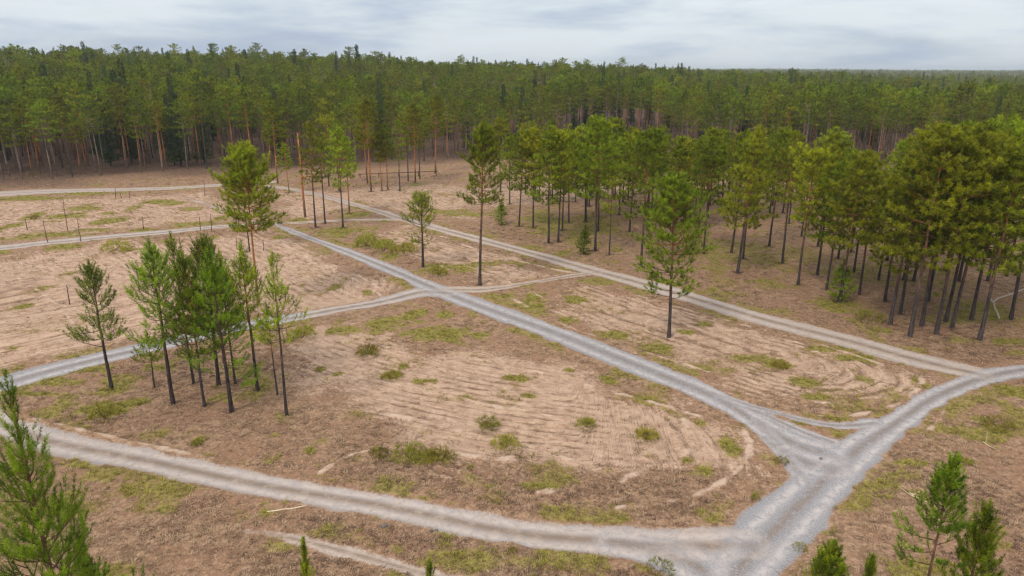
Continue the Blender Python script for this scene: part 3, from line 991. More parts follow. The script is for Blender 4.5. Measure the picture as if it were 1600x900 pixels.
near_pine(1363, 880, 24.0, "small pine tip between the round pine top and the slender pine at the bottom edge", 45, cb=.4, rad=.8, nb=6, trunk_r=.05, **{**FORE, **NS, 'whorl': .36})
near_pine(476, 850, 27.5, "bright green pointed sapling below the sandy track at the bottom edge", 46, cb=.05, rad=.95, nb=6, trunk_r=.05, **{**FORE, **NS, 'shape': 'cone'})
near_pine(671, 886, 28.0, "tiny pine sapling tip at the bottom edge beside the end of the sandy track", 47, cb=.05, rad=.45, nb=5, trunk_r=.03, **{**FORE, **NS, 'shape': 'cone'})
near_pine(150, 868, 19.0, "low pine top in the lower left corner right of the large near pine", 48, cb=.5, rad=1.3, nb=6, trunk_r=.07, **{**FORE, **NS})

# ---- shared kinds for the grove and the forest
GROVE = [pine_meshes(M_BARK, M_LEAF, seed=100 + i, hgt=19.0, cb=[.40, .46, .36, .5, .43, .34][i], rad=[4.3, 3.7, 4.6, 3.9, 4.1, 4.4][i], nb=6, up0=[-5, 0, -8, 2, -3, -5][i], up1=34, curve=.55, lift=.3,
                     whorl=1.2, tuftK=40, tl=.34, tw=.06, tstep=.75, sub=3, spread=1.0, shape=['oval', 'oval', 'cone', 'umbrella', 'oval', 'cone'][i], trunk_r=.19, limb=False) for i in range(6)]
GROVE_O = pine_meshes(M_BARK_O, M_LEAF, seed=120, hgt=19.0, cb=.5, rad=3.2, nb=6, up0=-5, up1=34, curve=.55, lift=.3, whorl=1.2, tuftK=40, tl=.34, tw=.06, tstep=.75, sub=3, spread=1.0, shape='oval', trunk_r=.2, limb=False)
SLIM = [pine_meshes(M_BARK, M_LEAF, seed=130 + i, hgt=17.0, cb=[.46, .5, .42][i], rad=[3.0, 2.7, 3.1][i], nb=6, up0=-4, up1=34, curve=.5, lift=.3, whorl=1.15, tuftK=30, tl=.34, tw=.06, tstep=.75, sub=2, spread=1.0, shape='oval', trunk_r=.16, limb=False, gap=.08) for i in range(3)]
FORKW = dict(nb=5, up0=-8, up1=32, curve=.4, lift=.25, whorl=1.5, tuftK=20, tl=.52, tw=.12, tstep=1.25, sub=2, spread=1.0, trunk_r=.19, limb=False, sides=5, stubs=9)
FOR = [pine_meshes([M_BARK_G, M_BARK_O, M_BARK_G, M_BARK_O, M_BARK_G, M_BARK][i], M_LEAF_F, seed=200 + i, hgt=21.0, cb=[.58, .55, .54, .6, .52, .57][i], rad=[3.9, 4.2, 4.4, 3.7, 4.3, 3.8][i],
                   shape=['oval', 'cone', 'oval', 'umbrella', 'oval', 'cone'][i], **FORKW) for i in range(6)]
SPR = spruce(300, 20.0, 2.6)
SNAG = pine_meshes(M_GREY, M_LEAF_F, seed=310, hgt=19.0, cb=.45, rad=1.7, **{**FORKW, 'thin': .12, 'limb': True, 'nb': 4, 'trunk_r': .12})

rnd = random.Random(4)
MG = "slender pines in the middle of the clearing"
MID = [  # base px, base py, top py, label
    (493, 355, 192, "slender pine left of the road fork, first of three trunks standing close together"),
    (508, 349, 203, "slender pine just behind and right of the first trunk at the road fork"),
    (536, 356, 197, "slender pine with dark trunk at the road fork, third and nearest of the close trunks"),
    (546, 334, 215, "orange trunked slender pine beside the faint track right of the three trunks at the fork"),
    (530, 298, 180, "thin pine seen between the fork trunks and the forest"),
    (434, 287, 160, "broad layered pine in front of the forest left of the leaning orange trunk"),
    (452, 301, 225, "small pine with low crown left of the leaning orange trunk"),
    (514, 290, 168, "dark slim pine behind the fork trunks close to the forest"),
    (580, 300, 157, "tall pine with pale orange trunk standing alone before the forest in the middle"),
    (574, 287, 165, "thin dark pine just left of the tall pale orange trunked one"),
    (597, 299, 205, "short pine right of the tall pale orange trunked one"),
    (606, 298, 196, "slim pine second to the right of the tall pale orange trunked one"),
    (625, 299, 190, "slim dark pine standing apart on the sand before the barrier rail"),
    (638, 284, 170, "pine left of the pair of pale trunks beside the barrier rail"),
    (649, 287, 166, "pale trunked pine of the pair beside the barrier rail"),
    (656, 280, 172, "dark trunked pine of the pair beside the barrier rail"),
    (680, 270, 150, "orange trunked pine at the forest edge behind the barrier rail"),
]
for k, (bx, by, ty, lb) in enumerate(MID):
    ms = GROVE_O if 'orange' in lb or 'pale trunked' in lb else SLIM[k % 3]
    px_plant("pine_tree", ms, bx, by, ty, lb, group=MG, rot=rnd.uniform(0, 6.28))

# broken leaning orange trunk
def snag(name, bx, by, tx, ty, r0, r1, mat, label, cat, group=None, twigs=4, seed=1):
    b_ = at(bx, by)
    zt = height_at(b_[1], ty)
    u, v = (tx - 800) / FPX, (450 - ty) / FPX
    xt = u * b_[1] / (CP + v * SP)
    rng = np.random.default_rng(seed)
    n = 8
    t = np.linspace(0, 1, n)
    P = np.column_stack([(xt - b_[0]) * t + np.r_[0, rng.normal(0, .03, n - 2), 0], np.r_[0, rng.normal(0, .03, n - 2), 0], t * zt])
    P[0, 2] = -.2
    paths = [(P, np.linspace(r0, r1, n), t * .9)]
    for k in range(twigs):
        q = rng.uniform(.35, .98)
        p = np.array([np.interp(q, t, P[:, 0]), np.interp(q, t, P[:, 1]), q * zt])
        a = rng.uniform(0, 6.28)
        l_ = rng.uniform(.06, .14) * zt + .1
        e = p + np.array([math.cos(a), math.sin(a), rng.uniform(-.1, .7)]) * l_
        paths.append((np.array([p, (p + e) / 2 + rng.normal(0, .03, 3), e]), np.array([r1 * .7, r1 * .5, r1 * .25]), np.full(3, q)))
    V, Q, B = tubes(paths, 6)
    top = np.arange((n - 1) * 6, n * 6)[None, :]
    o = link(name, mesh_np(name, V, [Q, top], [mat], {'bark': B}, smooth=True), label=label, category=cat, group=group)
    o.location = (b_[0], b_[1], float(ground_z(b_[0], b_[1])[0]))
    return o


snag("broken_pine", 477, 339, 465, 208, .24, .13, M_BARK_O, "leaning bare orange pine trunk with broken top in front of the forest", "dead tree", twigs=7, seed=5)

# the open grove right of the far diagonal track
FRONT = [(811, 353, 205), (833, 355, 200), (857, 379, 190), (872, 378, 205), (930, 391, 185), (952, 397, 262), (1001, 418, 195), (1099, 397, 215), (1152, 427, 200), (1247, 445, 235),
         (1312, 472, 240), (1391, 505, 215), (1422, 525, 200), (1463, 520, 195), (1530, 531, 205)]
BACK = [(876, 360, 200), (890, 347, 180), (914, 346, 178), (935, 361, 195), (845, 309, 178), (866, 318, 172), (882, 314, 180), (900, 315, 185), (921, 322, 176), (1013, 320, 172), (1026, 325, 190),
        (1145, 396, 205), (1159, 405, 215), (1110, 320, 185), (970, 335, 180), (1199, 385, 195), (1225, 412, 205), (1275, 430, 220), (1277, 385, 200), (1293, 452, 250), (1310, 405, 205),
        (1337, 426, 235), (1328, 394, 215), (1375, 438, 225), (1388, 408, 210), (1414, 438, 200), (1385, 470, 215), (1418, 503, 222), (1437, 508, 200), (1476, 503, 190), (1498, 492, 195), (1518, 500, 205),
        (1582, 500, 205), (1360, 372, 205), (1430, 440, 190), (1500, 440, 185), (1520, 445, 195), (1545, 440, 190), (1572, 432, 188), (1597, 436, 195), (1068, 345, 190), (1090, 360, 205), (1180, 345, 190),
        (1230, 350, 195), (1250, 370, 200), (1050, 370, 205), (985, 362, 190), (960, 310, 175), (1000, 300, 170), (1150, 330, 185), (1210, 320, 188), (1420, 385, 192), (1460, 395, 188), (1480, 425, 190), (1560, 470, 195),
        (1620, 480, 200), (1650, 450, 195), (1700, 510, 200), (1640, 530, 205), (820, 300, 175), (795, 320, 200), (785, 300, 178), (1450, 470, 200), (1345, 460, 240), (1600, 400, 190), (1540, 395, 190), (1500, 380, 190), (1690, 420, 190), (755, 298, 190),
        (1320, 345, 195), (1290, 330, 190), (1400, 350, 190), (1560, 360, 190), (1620, 355, 190), (1470, 350, 188), (1020, 332, 178), (1060, 318, 182), (1100, 306, 180), (1132, 312, 186), (1166, 306, 188), (1195, 302, 186), (1288, 306, 180), (1300, 318, 188), (1040, 302, 176), (1010, 345, 185), (1085, 330, 186), (1185, 330, 190), (1285, 345, 192), (1215, 310, 186), (1404, 490, 205), (1507, 470, 195), (1488, 512, 210), (1440, 410, 190), (1590, 470, 190)]
gr = random.Random(31)
BACK += [(gr.uniform(830, 1260), gr.uniform(298, 350), gr.uniform(176, 200)) for _ in range(26)]
BACK = [b for k, b in enumerate(BACK) if not (b[0] > 1400 and k % 3 == 0)]
ORD = ["first", "second", "third", "fourth", "fifth", "sixth", "seventh", "eighth", "ninth", "tenth", "eleventh", "twelfth", "thirteenth", "fourteenth", "fifteenth", "sixteenth"]
GG = "pines of the open grove beside the far diagonal track"
SKYL = np.array([(700, 195), (750, 200), (800, 178), (870, 186), (905, 212), (925, 182), (960, 174), (1000, 205), (1030, 196), (1080, 216), (1110, 202), (1170, 198), (1225, 200), (1243, 236), (1266, 240), (1278, 198), (1303, 200), (1316, 238), (1345, 244),
                 (1368, 264), (1392, 215), (1420, 200), (1500, 193), (1600, 200), (1800, 200)])


def below_skyline(px, ty):
    return max(ty, float(np.interp(px, SKYL[:, 0], SKYL[:, 1])))


for k, (bx, by, ty) in enumerate(FRONT):
    ty = below_skyline(bx, ty)
    ms = SLIM[1] if bx == 952 else (GROVE[k % 6])
    extra = ", short and thin" if bx == 952 else ""
    px_plant("pine_tree", ms, bx, by, ty, f"{ORD[k]} pine from the left along the front edge of the open grove{extra}", group=GG, rot=rnd.uniform(0, 6.28))
for k, (bx, by, ty) in enumerate(BACK):
    ty = below_skyline(bx, ty)
    if height_at(at(bx, by)[1], ty) < 7.5:
        continue
    if bx == 1418:
        px_plant("pine_tree", GROVE_O, 1396, 498, 222, "pine with glowing orange bare trunk beside a dark trunk at the grove's front", group=GG, rot=1.0)
        continue
    ms = GROVE[(k * 5 + 1) % 6] if k % 4 else SLIM[k % 3]
    if bx > 1585:
        px_plant("pine_tree", ms, bx + rnd.uniform(-3, 3), by, ty + rnd.uniform(0, 12), f"grove pine {'far back' if by < 432 else 'deep' if by < 485 else 'close'} at the right picture edge, partly cut off", group=GG, rot=rnd.uniform(0, 6.28))
        continue
    if bx > 1522:
        px_plant("pine_tree", ms, bx + rnd.uniform(-3, 3), by, ty + rnd.uniform(0, 12), f"grove pine {'far' if by < 400 else 'a little way' if by < 445 else 'just'} behind the pale grey dead tree at the right", group=GG, rot=rnd.uniform(0, 6.28))
        continue
    px_plant("pine_tree", ms, bx + rnd.uniform(-3, 3), by, ty + rnd.uniform(0, 12), f"pine {'far back' if by < 372 else 'deep' if by < 432 else 'close'} in the open grove behind its {ORD[int(np.argmin([abs(q[0] - bx) for q in FRONT]))]} front pine from the left", group=GG, rot=rnd.uniform(0, 6.28))

# small dense trees among them
SMALL = pine_meshes(M_BARK_D, M_LEAF_F, seed=140, hgt=6.0, cb=.1, rad=2.1, nb=6, up0=-5, up1=45, curve=.6, whorl=.55, tuftK=12, tl=.36, tw=.07, tstep=.4, sub=2, shape='cone', trunk_r=.1, limb=False)
px_plant("pine_tree", SMALL, 784, 351, 312, "low bushy dark pine at the left end of the grove behind the lone tallest pine")
px_plant("young_pine", SMALL, 912, 396, 352, "small leafy young pine in the grove beside the far diagonal track", cat="young pine")
px_plant("young_pine", SMALL, 1310, 470, 405, "young pine with low spreading branches in front of the grove", cat="young pine", rot=2.0)

# ------------------------------------------------------------------ dense forest: the nearest rows one by one, the rest as one mass
rng = np.random.default_rng(77)


def scatter(n, y0, y1, az0, az1, sep):
    """dart throwing on a grid of cells"""
    pts, cell = [], {}
    yy = np.sqrt(rng.uniform(y0 ** 2, y1 ** 2, n))
    aa = rng.uniform(az0, az1, n)
    for y, a in zip(yy, aa):
        x = a * y
        c = (int(x // sep), int(y // sep))
        ok = True
        for i in (-1, 0, 1):
            for j in (-1, 0, 1):
                for q in cell.get((c[0] + i, c[1] + j), ()):
                    if (q[0] - x) ** 2 + (q[1] - y) ** 2 < sep * sep:
                        ok = False
        if ok:
            cell.setdefault(c, []).append((x, y))
            pts.append((x, y))
    return np.array(pts)


S1 = scatter(26000, 165, 330, -.98, .98, 4.4)
dep = S1[:, 1] - forest_edge(S1[:, 0], S1[:, 1])
S1, dep = S1[dep > 0], dep[dep > 0]
S2 = scatter(16000, 330, 640, -.98, .98, 6.0)
dep2 = S2[:, 1] - forest_edge(S2[:, 0], S2[:, 1])
S2 = S2[dep2 > 0]
S3 = scatter(9000, 640, 1500, -.3, .98, 10.0)
S4 = scatter(14000, 1500, 4200, .2, .98, 17.0)


def stand_height(x, y):
    az = x / y
    base = np.interp(az, [-.75, -.3, -.1, .2, .5, .75], [22.5, 20.5, 19.0, 18.5, 19.0, 19.0])
    return base * (.78 + .34 * vnoise(x, y, 26, 15)) * (.85 + .28 * hash2(np.floor(x * 7), np.floor(y * 7), 3))


order = np.argsort(dep)
front = order[:len(order)]
# the rows that face the clearing (shallow depth) become individuals
indiv = [i for i in front if dep[i] < 9.0 and abs(S1[i, 0] / S1[i, 1]) < .80]
indiv = indiv[:150]
iset = set(indiv)


SIDES = [(90, "at the left picture edge"), (200, "left of the far track's stems"), (340, "beyond the far left track"), (430, "behind the tall orange trunked pine"), (560, "behind the leaning broken trunk"), (700, "behind the barrier rail"),
         (800, "behind the tallest lone pine"), (1000, "beyond the left end of the grove"), (1150, "behind the lone full crowned pine"), (1400, "beyond the middle of the grove"), (9999, "beyond the right end of the grove")]


def side_of(x, y):
    px = 800 + x / y * FPX * (CP + .17 * SP)
    return next(t for lim, t in SIDES if px < lim)


for i in indiv:
    x, y = S1[i]
    hg = float(stand_height(np.array([x]), np.array([y]))[0])
    k = int(rng.integers(0, 6))
    bark = ["grey", "orange", "grey", "orange", "grey", "dark brown"][k]
    sd_ = side_of(x, y)
    plant("pine_tree", FOR[k], x, y, hg, f"{bark} trunked pine in the dense forest edge {sd_}", group=f"forest edge pines {sd_}", rot=rng.uniform(0, 6.28))

# the mass of the forest: copies set on points by geometry nodes
src = bpy.data.collections.new("forest_sources")


def joined(ms, nm):
    (tr, cr_, hg) = ms
    V, T4, T3, B, A = [], None, None, None, None
    nv = len(tr.vertices)
    v1 = np.empty(nv * 3, np.float32)
    tr.vertices.foreach_get('co', v1)
    v2 = np.empty(len(cr_.vertices) * 3, np.float32)
    cr_.vertices.foreach_get('co', v2)
    q = np.empty(len(tr.loops), np.int32)
    tr.loops.foreach_get('vertex_index', q)
    c = np.empty(len(cr_.loops), np.int32)
    cr_.loops.foreach_get('vertex_index', c)
    ba = np.empty(nv, np.float32)
    tr.attributes['bark'].data.foreach_get('value', ba)
    ta = np.empty(len(cr_.vertices), np.float32)
    cr_.attributes['tuft'].data.foreach_get('value', ta)
    VV = np.concatenate([v1.reshape(-1, 3), v2.reshape(-1, 3)])
    Q, C = q.reshape(-1, 4), c.reshape(-1, 3) + nv
    return mesh_np(nm, VV, [Q, C], [tr.materials[0], cr_.materials[0]], {'bark': np.r_[ba, np.zeros(len(ta))], 'tuft': np.r_[np.zeros(nv), ta]},
                   mat_index=np.r_[np.zeros(len(Q)), np.ones(len(C))])


KINDS = FOR + [SPR, SNAG]
for k, ms in enumerate(KINDS):
    o = bpy.data.objects.new(f"forest_tree_{chr(97 + k)}", joined(ms, "forest_tree"))
    src.objects.link(o)


def gn_scatter(name, pts, scl, kind_idx, rots, coll, label=None, normal_up=True):
    me = mesh_np_points(name, pts, scl, kind_idx, rots)
    o = link(name, me, kind='stuff', label=label)
    ng = bpy.data.node_groups.new(name + "_nodes", 'GeometryNodeTree')
    ng.interface.new_socket("Geometry", in_out='INPUT', socket_type='NodeSocketGeometry')
    ng.interface.new_socket("Geometry", in_out='OUTPUT', socket_type='NodeSocketGeometry')
    n, l = ng.nodes, ng.links
    gi, go = n.new('NodeGroupInput'), n.new('NodeGroupOutput')
    ci = n.new('GeometryNodeCollectionInfo')
    ci.inputs['Collection'].default_value = coll
    ci.inputs['Separate Children'].default_value = True
    ci.inputs['Reset Children'].default_value = True
    ip = n.new('GeometryNodeInstanceOnPoints')
    ip.inputs['Pick Instance'].default_value = True

    def named(a, t):
        nd = n.new('GeometryNodeInputNamedAttribute')
        nd.data_type = t
        nd.inputs['Name'].default_value = a
        return nd.outputs['Attribute']
    l.new(gi.outputs[0], ip.inputs['Points'])
    l.new(ci.outputs[0], ip.inputs['Instance'])
    l.new(named('kind_index', 'INT'), ip.inputs['Instance Index'])
    l.new(named('size', 'FLOAT'), ip.inputs['Scale'])
    cx = n.new('ShaderNodeCombineXYZ')
    l.new(named('turn', 'FLOAT'), cx.inputs['Z'])
    l.new(cx.outputs[0], ip.inputs['Rotation'])
    l.new(ip.outputs[0], go.inputs[0])
    md = o.modifiers.new("scatter", 'NODES')
    md.node_group = ng
    return o


def mesh_np_points(name, pts, scl, kidx, rots):
    me = bpy.data.meshes.new(name)
    me.vertices.add(len(pts))
    me.vertices.foreach_set('co', np.asarray(pts, np.float32).ravel())
    a = me.attributes.new('size', 'FLOAT', 'POINT')
    a.data.foreach_set('value', np.asarray(scl, np.float32))
    a = me.attributes.new('turn', 'FLOAT', 'POINT')
    a.data.foreach_set('value', np.asarray(rots, np.float32))
    a = me.attributes.new('kind_index', 'INT', 'POINT')
    a.data.foreach_set('value', np.asarray(kidx, np.int32))
    return me


rest = np.array([S1[i] for i in range(len(S1)) if i not in iset])
ALL = np.concatenate([rest, S2, S3, S4])
hh = stand_height(ALL[:, 0], ALL[:, 1])
kk = rng.integers(0, 6, len(ALL))
u = rng.random(len(ALL))
kk[u < .06] = 6
kk[u > .965] = 7
hh[(u < .06)] *= rng.uniform(.9, 1.28, (u < .06).sum())
em = (u > .5) & (u < .54)                                # a few pines stand above the rest
hh[em] *= rng.uniform(1.1, 1.25, em.sum())
base_h = np.array([k[2] for k in KINDS])
pts3 = np.column_stack([ALL, ground_z(ALL[:, 0], ALL[:, 1]) - .1])
gn_scatter("pine_forest", pts3, hh / base_h[kk], kk, rng.uniform(0, 6.28, len(ALL)), src, "dense mixed pine forest rolling away to the horizon")

# ------------------------------------------------------------------ low growth
def tuft_mesh(seed, n, hgt, spread, wid, mat, nm, lean=.6):
    r_ = np.random.default_rng(seed)
    a = r_.uniform(0, 6.28, n)
    rad = np.sqrt(r_.random(n)) * spread
    p = np.column_stack([np.cos(a) * rad, np.sin(a) * rad, np.full(n, -.02)])
    d = np.column_stack([np.cos(a) * lean * r_.uniform(.2, 1, n) + r_.normal(0, .25, n), np.sin(a) * lean * r_.uniform(.2, 1, n) + r_.normal(0, .25, n), np.ones(n)])
    d /= np.linalg.norm(d, axis=1)[:, None]
    h_ = hgt * r_.uniform(.5, 1.2, n)[:, None]
    s_ = np.column_stack([np.cos(a + 1.57 + r_.normal(0, .6, n)), np.sin(a + 1.57), np.zeros(n)]) * wid / 2
    bend = np.column_stack([np.cos(a), np.sin(a), np.full(n, -.5)]) * h_ * .25
    m0 = p + d * h_ * .55
    V = np.stack([p - s_, p + s_, m0 + s_ * .8, m0 - s_ * .8, p + d * h_ + bend], 1).reshape(-1, 3)
    b5 = np.arange(n)[:, None] * 5
    return mesh_np(nm, V, [b5 + np.array([[0, 1, 2, 3]]), b5 + np.array([[3, 2, 4]])], [mat])


def coll_of(nm, meshes):
    c = bpy.data.collections.new(nm)
    for k, me in enumerate(meshes):
        c.objects.link(bpy.data.objects.new(f"{nm}_{chr(97 + k)}", me))
    return c


c_dry = coll_of("dry_tufts", [tuft_mesh(400 + k, 16, .22, .2, .028, M_DRY, "dry_tuft", 1.1) for k in range(4)])
c_hea = coll_of("heather_tufts", [tuft_mesh(410 + k, 22, .17, .24, .026, M_HEATH, "heather_tuft", 1.3) for k in range(4)])
c_grs = coll_of("grass_tufts", [tuft_mesh(420 + k, 18, .24, .2, .03, M_GRASS, "grass_tuft", .7) for k in range(4)])


def sow(n, ymax):
    y = 22 + (ymax - 22) * rng.random(n) ** 1.25
    a = rng.uniform(-.9, .9, n)
    x = a * (y + 4)
    return x, y


x, y = sow(230000, 190)
feet = np.array([(o.location.x, o.location.y) for o in COL.objects if o.type == 'EMPTY' and o.location.y < 165])
fa, fr = rng.uniform(0, 6.28, (len(feet), 14)), rng.uniform(.15, .9, (len(feet), 14))
x = np.r_[x, (feet[:, :1] + np.cos(fa) * fr).ravel()]
y = np.r_[y, (feet[:, 1:] + np.sin(fa) * fr).ravel()]
foot = np.r_[np.zeros(230000, bool), np.ones(fa.size, bool)]
fl = fields(x, y)
n1 = fbm(x, y, 3.5, 71, 2)
n2 = fbm(x, y, 9, 73, 2)
rr_ = rng.random(len(x))
free = (fl['road'] < .25) & (fl['pale'] < .4)
fade = np.clip(55 / y, .12, 1)
litter = (1 - fl['sand'] * .93) * (1 - fl['green'] * .6) * sstep(0.1, .9, fl['edge'])
g = free & (rr_ < fl['green'] ** 1.3 * .75 * np.maximum(fade, .45))
d_ = free & ~g & (rr_ < litter * sstep(.35, .65, n1) * .42 * fade + .02)
rr2 = rng.random(len(x))
h_ = free & ~g & ~d_ & (rr2 < litter * sstep(.45, .65, n2) * .36 * fade + .012 * (fl['fur'] < -.2) + .7 * foot)
for nm, m, c, s0, s1, lb in (("green_grass", g, c_grs, .55, 1.25, "yellow green grass in patches on the sand"), ("dry_grass", d_, c_dry, .5, 1.2, "dry tan grass and litter over the clearing"),
                             ("heather_ground_cover", h_, c_hea, .5, 1.3, "dark brown heather and twigs lying over the ground")):
    P3 = np.column_stack([x[m], y[m], ground_z(x[m], y[m])])
    sz = rng.uniform(s0, s1, m.sum()) * (1 + .35 * sstep(60, 150, y[m]))
    gn_scatter(nm, P3, sz, rng.integers(0, 4, m.sum()), rng.uniform(0, 6.28, m.sum()), c, lb)


# shrubs and tussocks one can count
def bush_mesh(seed, hgt, rad, n, mat, nm):
    r_ = np.random.default_rng(seed)
    pos, dr = [], []
    for k in range(n):
        a = r_.uniform(0, 6.28)
        q = math.sqrt(r_.random()) * rad
        z = hgt * r_.uniform(.05, .85) * (1 - .5 * (q / rad) ** 2)
        pos.append((math.cos(a) * q, math.sin(a) * q, z))
        dr.append((math.cos(a) * .5, math.sin(a) * .5, 1.0))
    dr = np.array(dr)
    dr /= np.linalg.norm(dr, axis=1)[:, None]
    V, T, A = needles(r_, np.array(pos), dr, 9, hgt * .42, .035, .6, .12)
    stems = []
    for k in range(7):
        a = r_.uniform(0, 6.28)
        stems.append((np.array([(0, 0, -.05), (math.cos(a) * rad * .3, math.sin(a) * rad * .3, hgt * .4), (math.cos(a) * rad * .6, math.sin(a) * rad * .6, hgt * .8)]), np.array([.02, .014, .006]), np.zeros(3)))
    sv, sq, sb = tubes(stems, 4)
    return mesh_np("stem", sv, [sq], [M_POST], {'bark': sb}), mesh_np("foliage", V, [T], [mat], {'tuft': A}), hgt


M_BUSH = mat_leaf("low_shrub_leaves", (.15, .14, .015), (.33, .30, .035), .35, 2.0)
BUSH = [bush_mesh(500 + k, 1.0, [1.0, .8, 1.3][k], [70, 60, 90][k], M_BUSH, "shrub") for k in range(3)]
SHR = [
    (575, 556, 22, "round bright green shrub alone on the upper left part of the central sandy plot"),
    (690, 722, 30, "wide yellow green shrub on the lower middle of the central plot above the lower road"),
    (640, 716, 26, "olive shrub touching the left side of the wide yellow green shrub above the lower road"),
    (592, 712, 18, "small green shrub left of the wide shrub patch above the lower road"),
    (762, 668, 26, "thin many stemmed shrub in the middle of the central sandy plot"),
    (791, 700, 22, "upright narrow green shrub right of the thin many stemmed shrub on the central plot"),
    (916, 668, 20, "green upright shrub on the right half of the central sandy plot"),
    (1010, 688, 26, "bushy green shrub near the rounded right end of the central plot"),
    (612, 590, 16, "small green shrub among the furrows left of the long grass patch on the central plot"),
    (1218, 575, 16, "small green shrub on the right part of the oval plot"),
    (685, 430, 20, "low yellow green bush at the foot of the small airy pine between the diagonal roads"),
    (632, 396, 22, "olive bush left of the small airy pine between the diagonal roads"),
    (600, 392, 24, "tall thin yellow green shrub on the plot between the diagonal roads"),
    (572, 385, 24, "yellow green shrub nearest the gravel road on the plot between the diagonal roads"),
    (180, 392, 22, "yellow green shrub beside the left field track"),
    (472, 530, 26, "yellow green bush right of the cluster of young pines by the side road"),
    (308, 696, 12, "small bright shrub below the cluster of young pines above the lower road"),
    (1030, 892, 20, "olive green shrub at the bottom edge left of the gravel junction"),
    (1505, 722, 12, "small yellow green shrub behind the near slender pine"),
    (800, 866, 10, "dark green tuft at the lower edge of the lower road"),
    (1250, 856, 10, "low green tuft at the right verge of the gravel junction"),
    (1180, 778, 9, "low green tuft at the inner corner of the gravel junction"),
    (1222, 722, 14, "yellow green tuft on the pointed corner of the central plot at the junction"),
    (1558, 668, 22, "olive shrub on the right bank of the curving road"),
    (165, 655, 26, "yellow green bush at the foot of the leftmost pine of the young cluster"),
    (55, 342, 10, "yellow green low bush in the far left field"),
    (1360, 500, 22, "olive bush at the edge of the grove above the far diagonal track"),
]
for k, (bx, by, hp, lb) in enumerate(SHR):
    x_, y_ = at(bx, by)
    hg = height_at(y_, by - hp)
    st, fo, hb = BUSH[k % 3]
    e = empty("shrub", (x_, y_, float(ground_z(x_, y_)[0]) - .03), lb, "shrub", "shrubs scattered over the clearing", rnd.uniform(0, 6.28), max(hg * .72, .25) / hb)
    link("stem", st, e)
    link("foliage", fo, e)

# ------------------------------------------------------------------ thin dead poles left standing in the left field
POLES = [
    (106, 361, 98, 311, "tallest thin dead sapling in the far left field"), (43, 360, 39, 341, "short dead stem far left between the two field tracks"), (75, 379, 67, 344, "reddish dead stem just above the left field track"),
    (126, 377, 120, 341, "black dead stem standing at the edge of the left field track"), (225, 360, 222, 339, "dead stem right of the black one above the left field track"), (331, 362, 329, 335, "dead stem by the track left of the tall pine"),
    (313, 360, 312, 338, "pale thin stem left of the dead stem by the tall pine"), (282, 386, 279, 369, "short dead stem below the left field track"), (370, 390, 369, 371, "short straight dead stem left of the dark trunked pine"),
    (320, 306, 319, 286, "thin dead stem beside the faint track near the far forest"), (181, 311, 180, 294, "first of three little stems below the far track"), (190, 311, 188, 302, "second of three little stems below the far track"),
    (203, 311, 203, 299, "third of three little stems below the far track"), (218, 456, 214, 420, "thin dark dead stem behind the top of the tall young pine"), (109, 476, 104, 446, "dead stem behind the leftmost young pine"),
    (373, 352, 372, 336, "thin stem at the fork of faint tracks by the tall pine"), (412, 391, 411, 374, "short stem right of the tall orange trunk"), (446, 470, 445, 448, "small dead stem above the side road right of the cluster"),
]
for k, (bx, by, tx, ty, lb) in enumerate(POLES):
    snag("dead_sapling", bx, by, tx, ty, .07, .04, M_POST, lb, "dead sapling", "thin dead saplings in the left field and plots", twigs=3, seed=60 + k)

# leaning grey dead branchy trunk at the right edge
def lying(name, p0, p1, z0, z1, r0, r1, mat, label, cat, twigs=0, seed=1):
    a, b_ = at(*p0), at(*p1)
    r_ = np.random.default_rng(seed)
    n = 8
    t = np.linspace(0, 1, n)
    d = b_ - a
    P = np.column_stack([d[0] * t + r_.normal(0, .05, n), d[1] * t + r_.normal(0, .05, n), z0 + (z1 - z0) * t + r_.normal(0, .02, n)])
    paths = [(P, np.linspace(r0, r1, n), np.full(n, .5))]
    for k in range(twigs):
        i = r_.integers(2, n)
        e = P[i] + np.array([r_.normal(0, .5), r_.normal(0, .5), abs(r_.normal(0, .7))])
        paths.append((np.array([P[i], e]), np.array([r1, r1 * .4]), np.full(2, .5)))
    V, Q, B = tubes(paths, 6)
    ends = [np.arange(6)[None, ::-1], np.arange((n - 1) * 6, n * 6)[None, :]]
    o = link(name, mesh_np(name, V, [Q] + ends, [mat], {'bark': B}, smooth=True), label=label, category=cat)
    o.location = (a[0], a[1], float(ground_z(a[0], a[1])[0]))
    return o


snag("dead_tree", 1562, 498, 1546, 462, .12, .05, M_GREY, "pale grey dead tree with crooked branches at the right edge of the grove", "dead tree", twigs=9, seed=9)
lying("fallen_branch", (1548, 478), (1640, 452), .5, 1.6, .10, .04, M_GREY, "grey fallen branch lying against the trunks at the right edge of the grove", "branch", 6, 3)
lying("wooden_pole", (417, 802), (478, 793), .07, .07, .05, .035, M_POLE, "pale peeled pole lying on the heather below the lower road", "pole")
lying("fallen_branch", (1420, 770), (1448, 784), .08, .08, .05, .03, M_POLE, "pale stick lying on the slope right of the gravel junction", "branch", 2, 6)
lying("fallen_branch", (1535, 690), (1555, 702), .08, .1, .05, .03, M_POLE, "pale stick lying on the bank below the curving road", "branch", 2, 7)

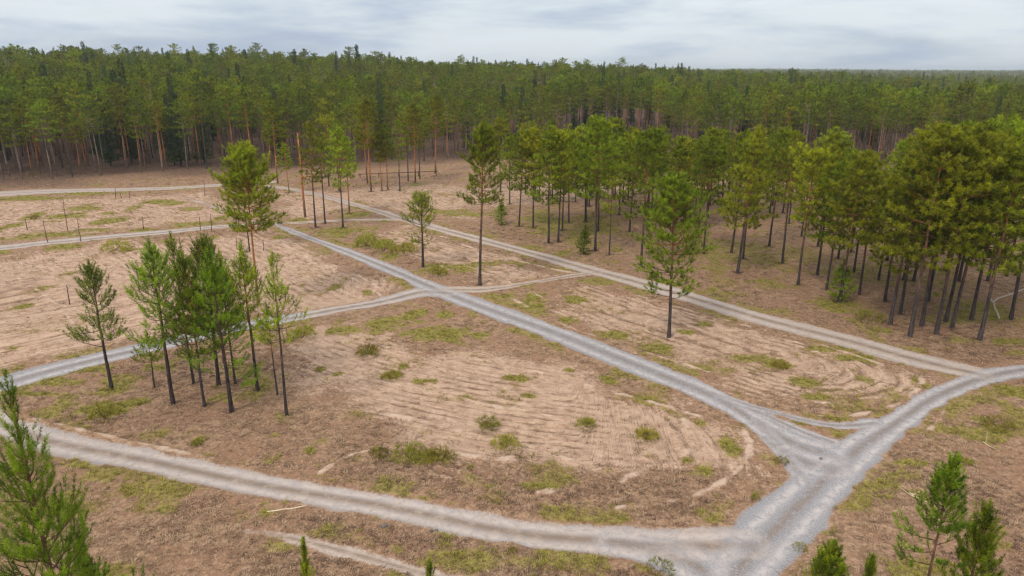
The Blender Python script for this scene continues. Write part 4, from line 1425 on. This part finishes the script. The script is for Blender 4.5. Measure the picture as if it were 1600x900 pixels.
# barrier rail in front of the middle forest
ax, ay = at(560, 279)
bx_, by_ = at(684, 274)
e = empty("barrier", (ax, ay, float(ground_z(ax, ay)[0])), "long low wooden barrier rail in front of the middle of the forest", "barrier")
dx, dy = bx_ - ax, by_ - ay
n_ = 5
V, Q, B = tubes([(np.column_stack([np.linspace(0, dx, n_), np.linspace(0, dy, n_), np.full(n_, .95)]), np.full(n_, .09), np.zeros(n_))], 8)
link("rail", mesh_np("rail", V, [Q], [M_POST], smooth=True), e)
pm = None
for t_ in (0.02, .25, .5, .75, .98):
    V, Q, B = tubes([(np.array([(0, 0, -.3), (0, 0, .6), (0, 0, 1.15 if t_ < .9 else 2.2)]), np.array([.11, .1, .1]), np.zeros(3))], 8)
    if pm is None or t_ > .9:
        pm = mesh_np("post", V, [Q, np.arange(16, 24)[None, :]], [M_POST], smooth=True)
    po = link("post", pm, e)
    po.location = (dx * t_, dy * t_ + .2, 0)

# dark stones at the verge
def stone_mesh(seed):
    r_ = np.random.default_rng(seed)
    vv, qq = [], []
    for i in range(5):
        th = math.pi * (i + .5) / 5
        for j in range(8):
            a = 2 * math.pi * j / 8
            k = 1 + r_.normal(0, .13)
            vv.append((math.sin(th) * math.cos(a) * k, math.sin(th) * math.sin(a) * k * .8, math.cos(th) * .6 * k + .2))
    idx_ = np.arange(40).reshape(5, 8)
    nx_ = np.roll(idx_, -1, 1)
    qq = np.stack([idx_[:-1], idx_[1:], nx_[1:], nx_[:-1]], -1).reshape(-1, 4)
    return mesh_np("stone", np.array(vv), [qq, idx_[0][None, :], idx_[-1][None, ::-1]], [M_STONE])


for k, (bx, by, s, lb) in enumerate([(674, 832, .13, "small dark stone at the lower verge of the lower road, left of two"), (682, 830, .13, "small dark stone at the lower verge of the lower road, right of two"),
                                     (1283, 715, .14, "small dark stone on the gravel of the junction"), (600, 823, .2, "dark lump of turf below the lower road")]):
    x_, y_ = at(bx, by)
    o = link("stone", stone_mesh(700 + k), label=lb, category="stone")
    o.location = (x_, y_, float(ground_z(x_, y_)[0]))
    o.scale = (s, s, s)

# ------------------------------------------------------------------ air
hm = bpy.data.materials.new("air")
hm.use_nodes = True
ht = NT(hm.node_tree)
ht.n.clear()
ho = ht.node('ShaderNodeOutputMaterial')
hv = ht.node('ShaderNodeVolumePrincipled')
hv.inputs['Color'].default_value = (.80, .87, .95, 1)
hv.inputs['Density'].default_value = .00012
ht.l.new(hv.outputs[0], ho.inputs['Volume'])
xa, xb, ya, yb, za, zb = XS[0] - 50, XS[-1] + 50, YS[0] - 50, YS[-1] + 50, float(GZ.min()) - 1.0, 75.0
V = np.array([(x, y, z) for z in (za, zb) for y in (ya, yb) for x in (xa, xb)])
link("haze", mesh_np("haze", V, [np.array([[0, 2, 3, 1], [4, 5, 7, 6], [0, 1, 5, 4], [2, 6, 7, 3], [0, 4, 6, 2], [1, 3, 7, 5]])], [hm]), kind='stuff')
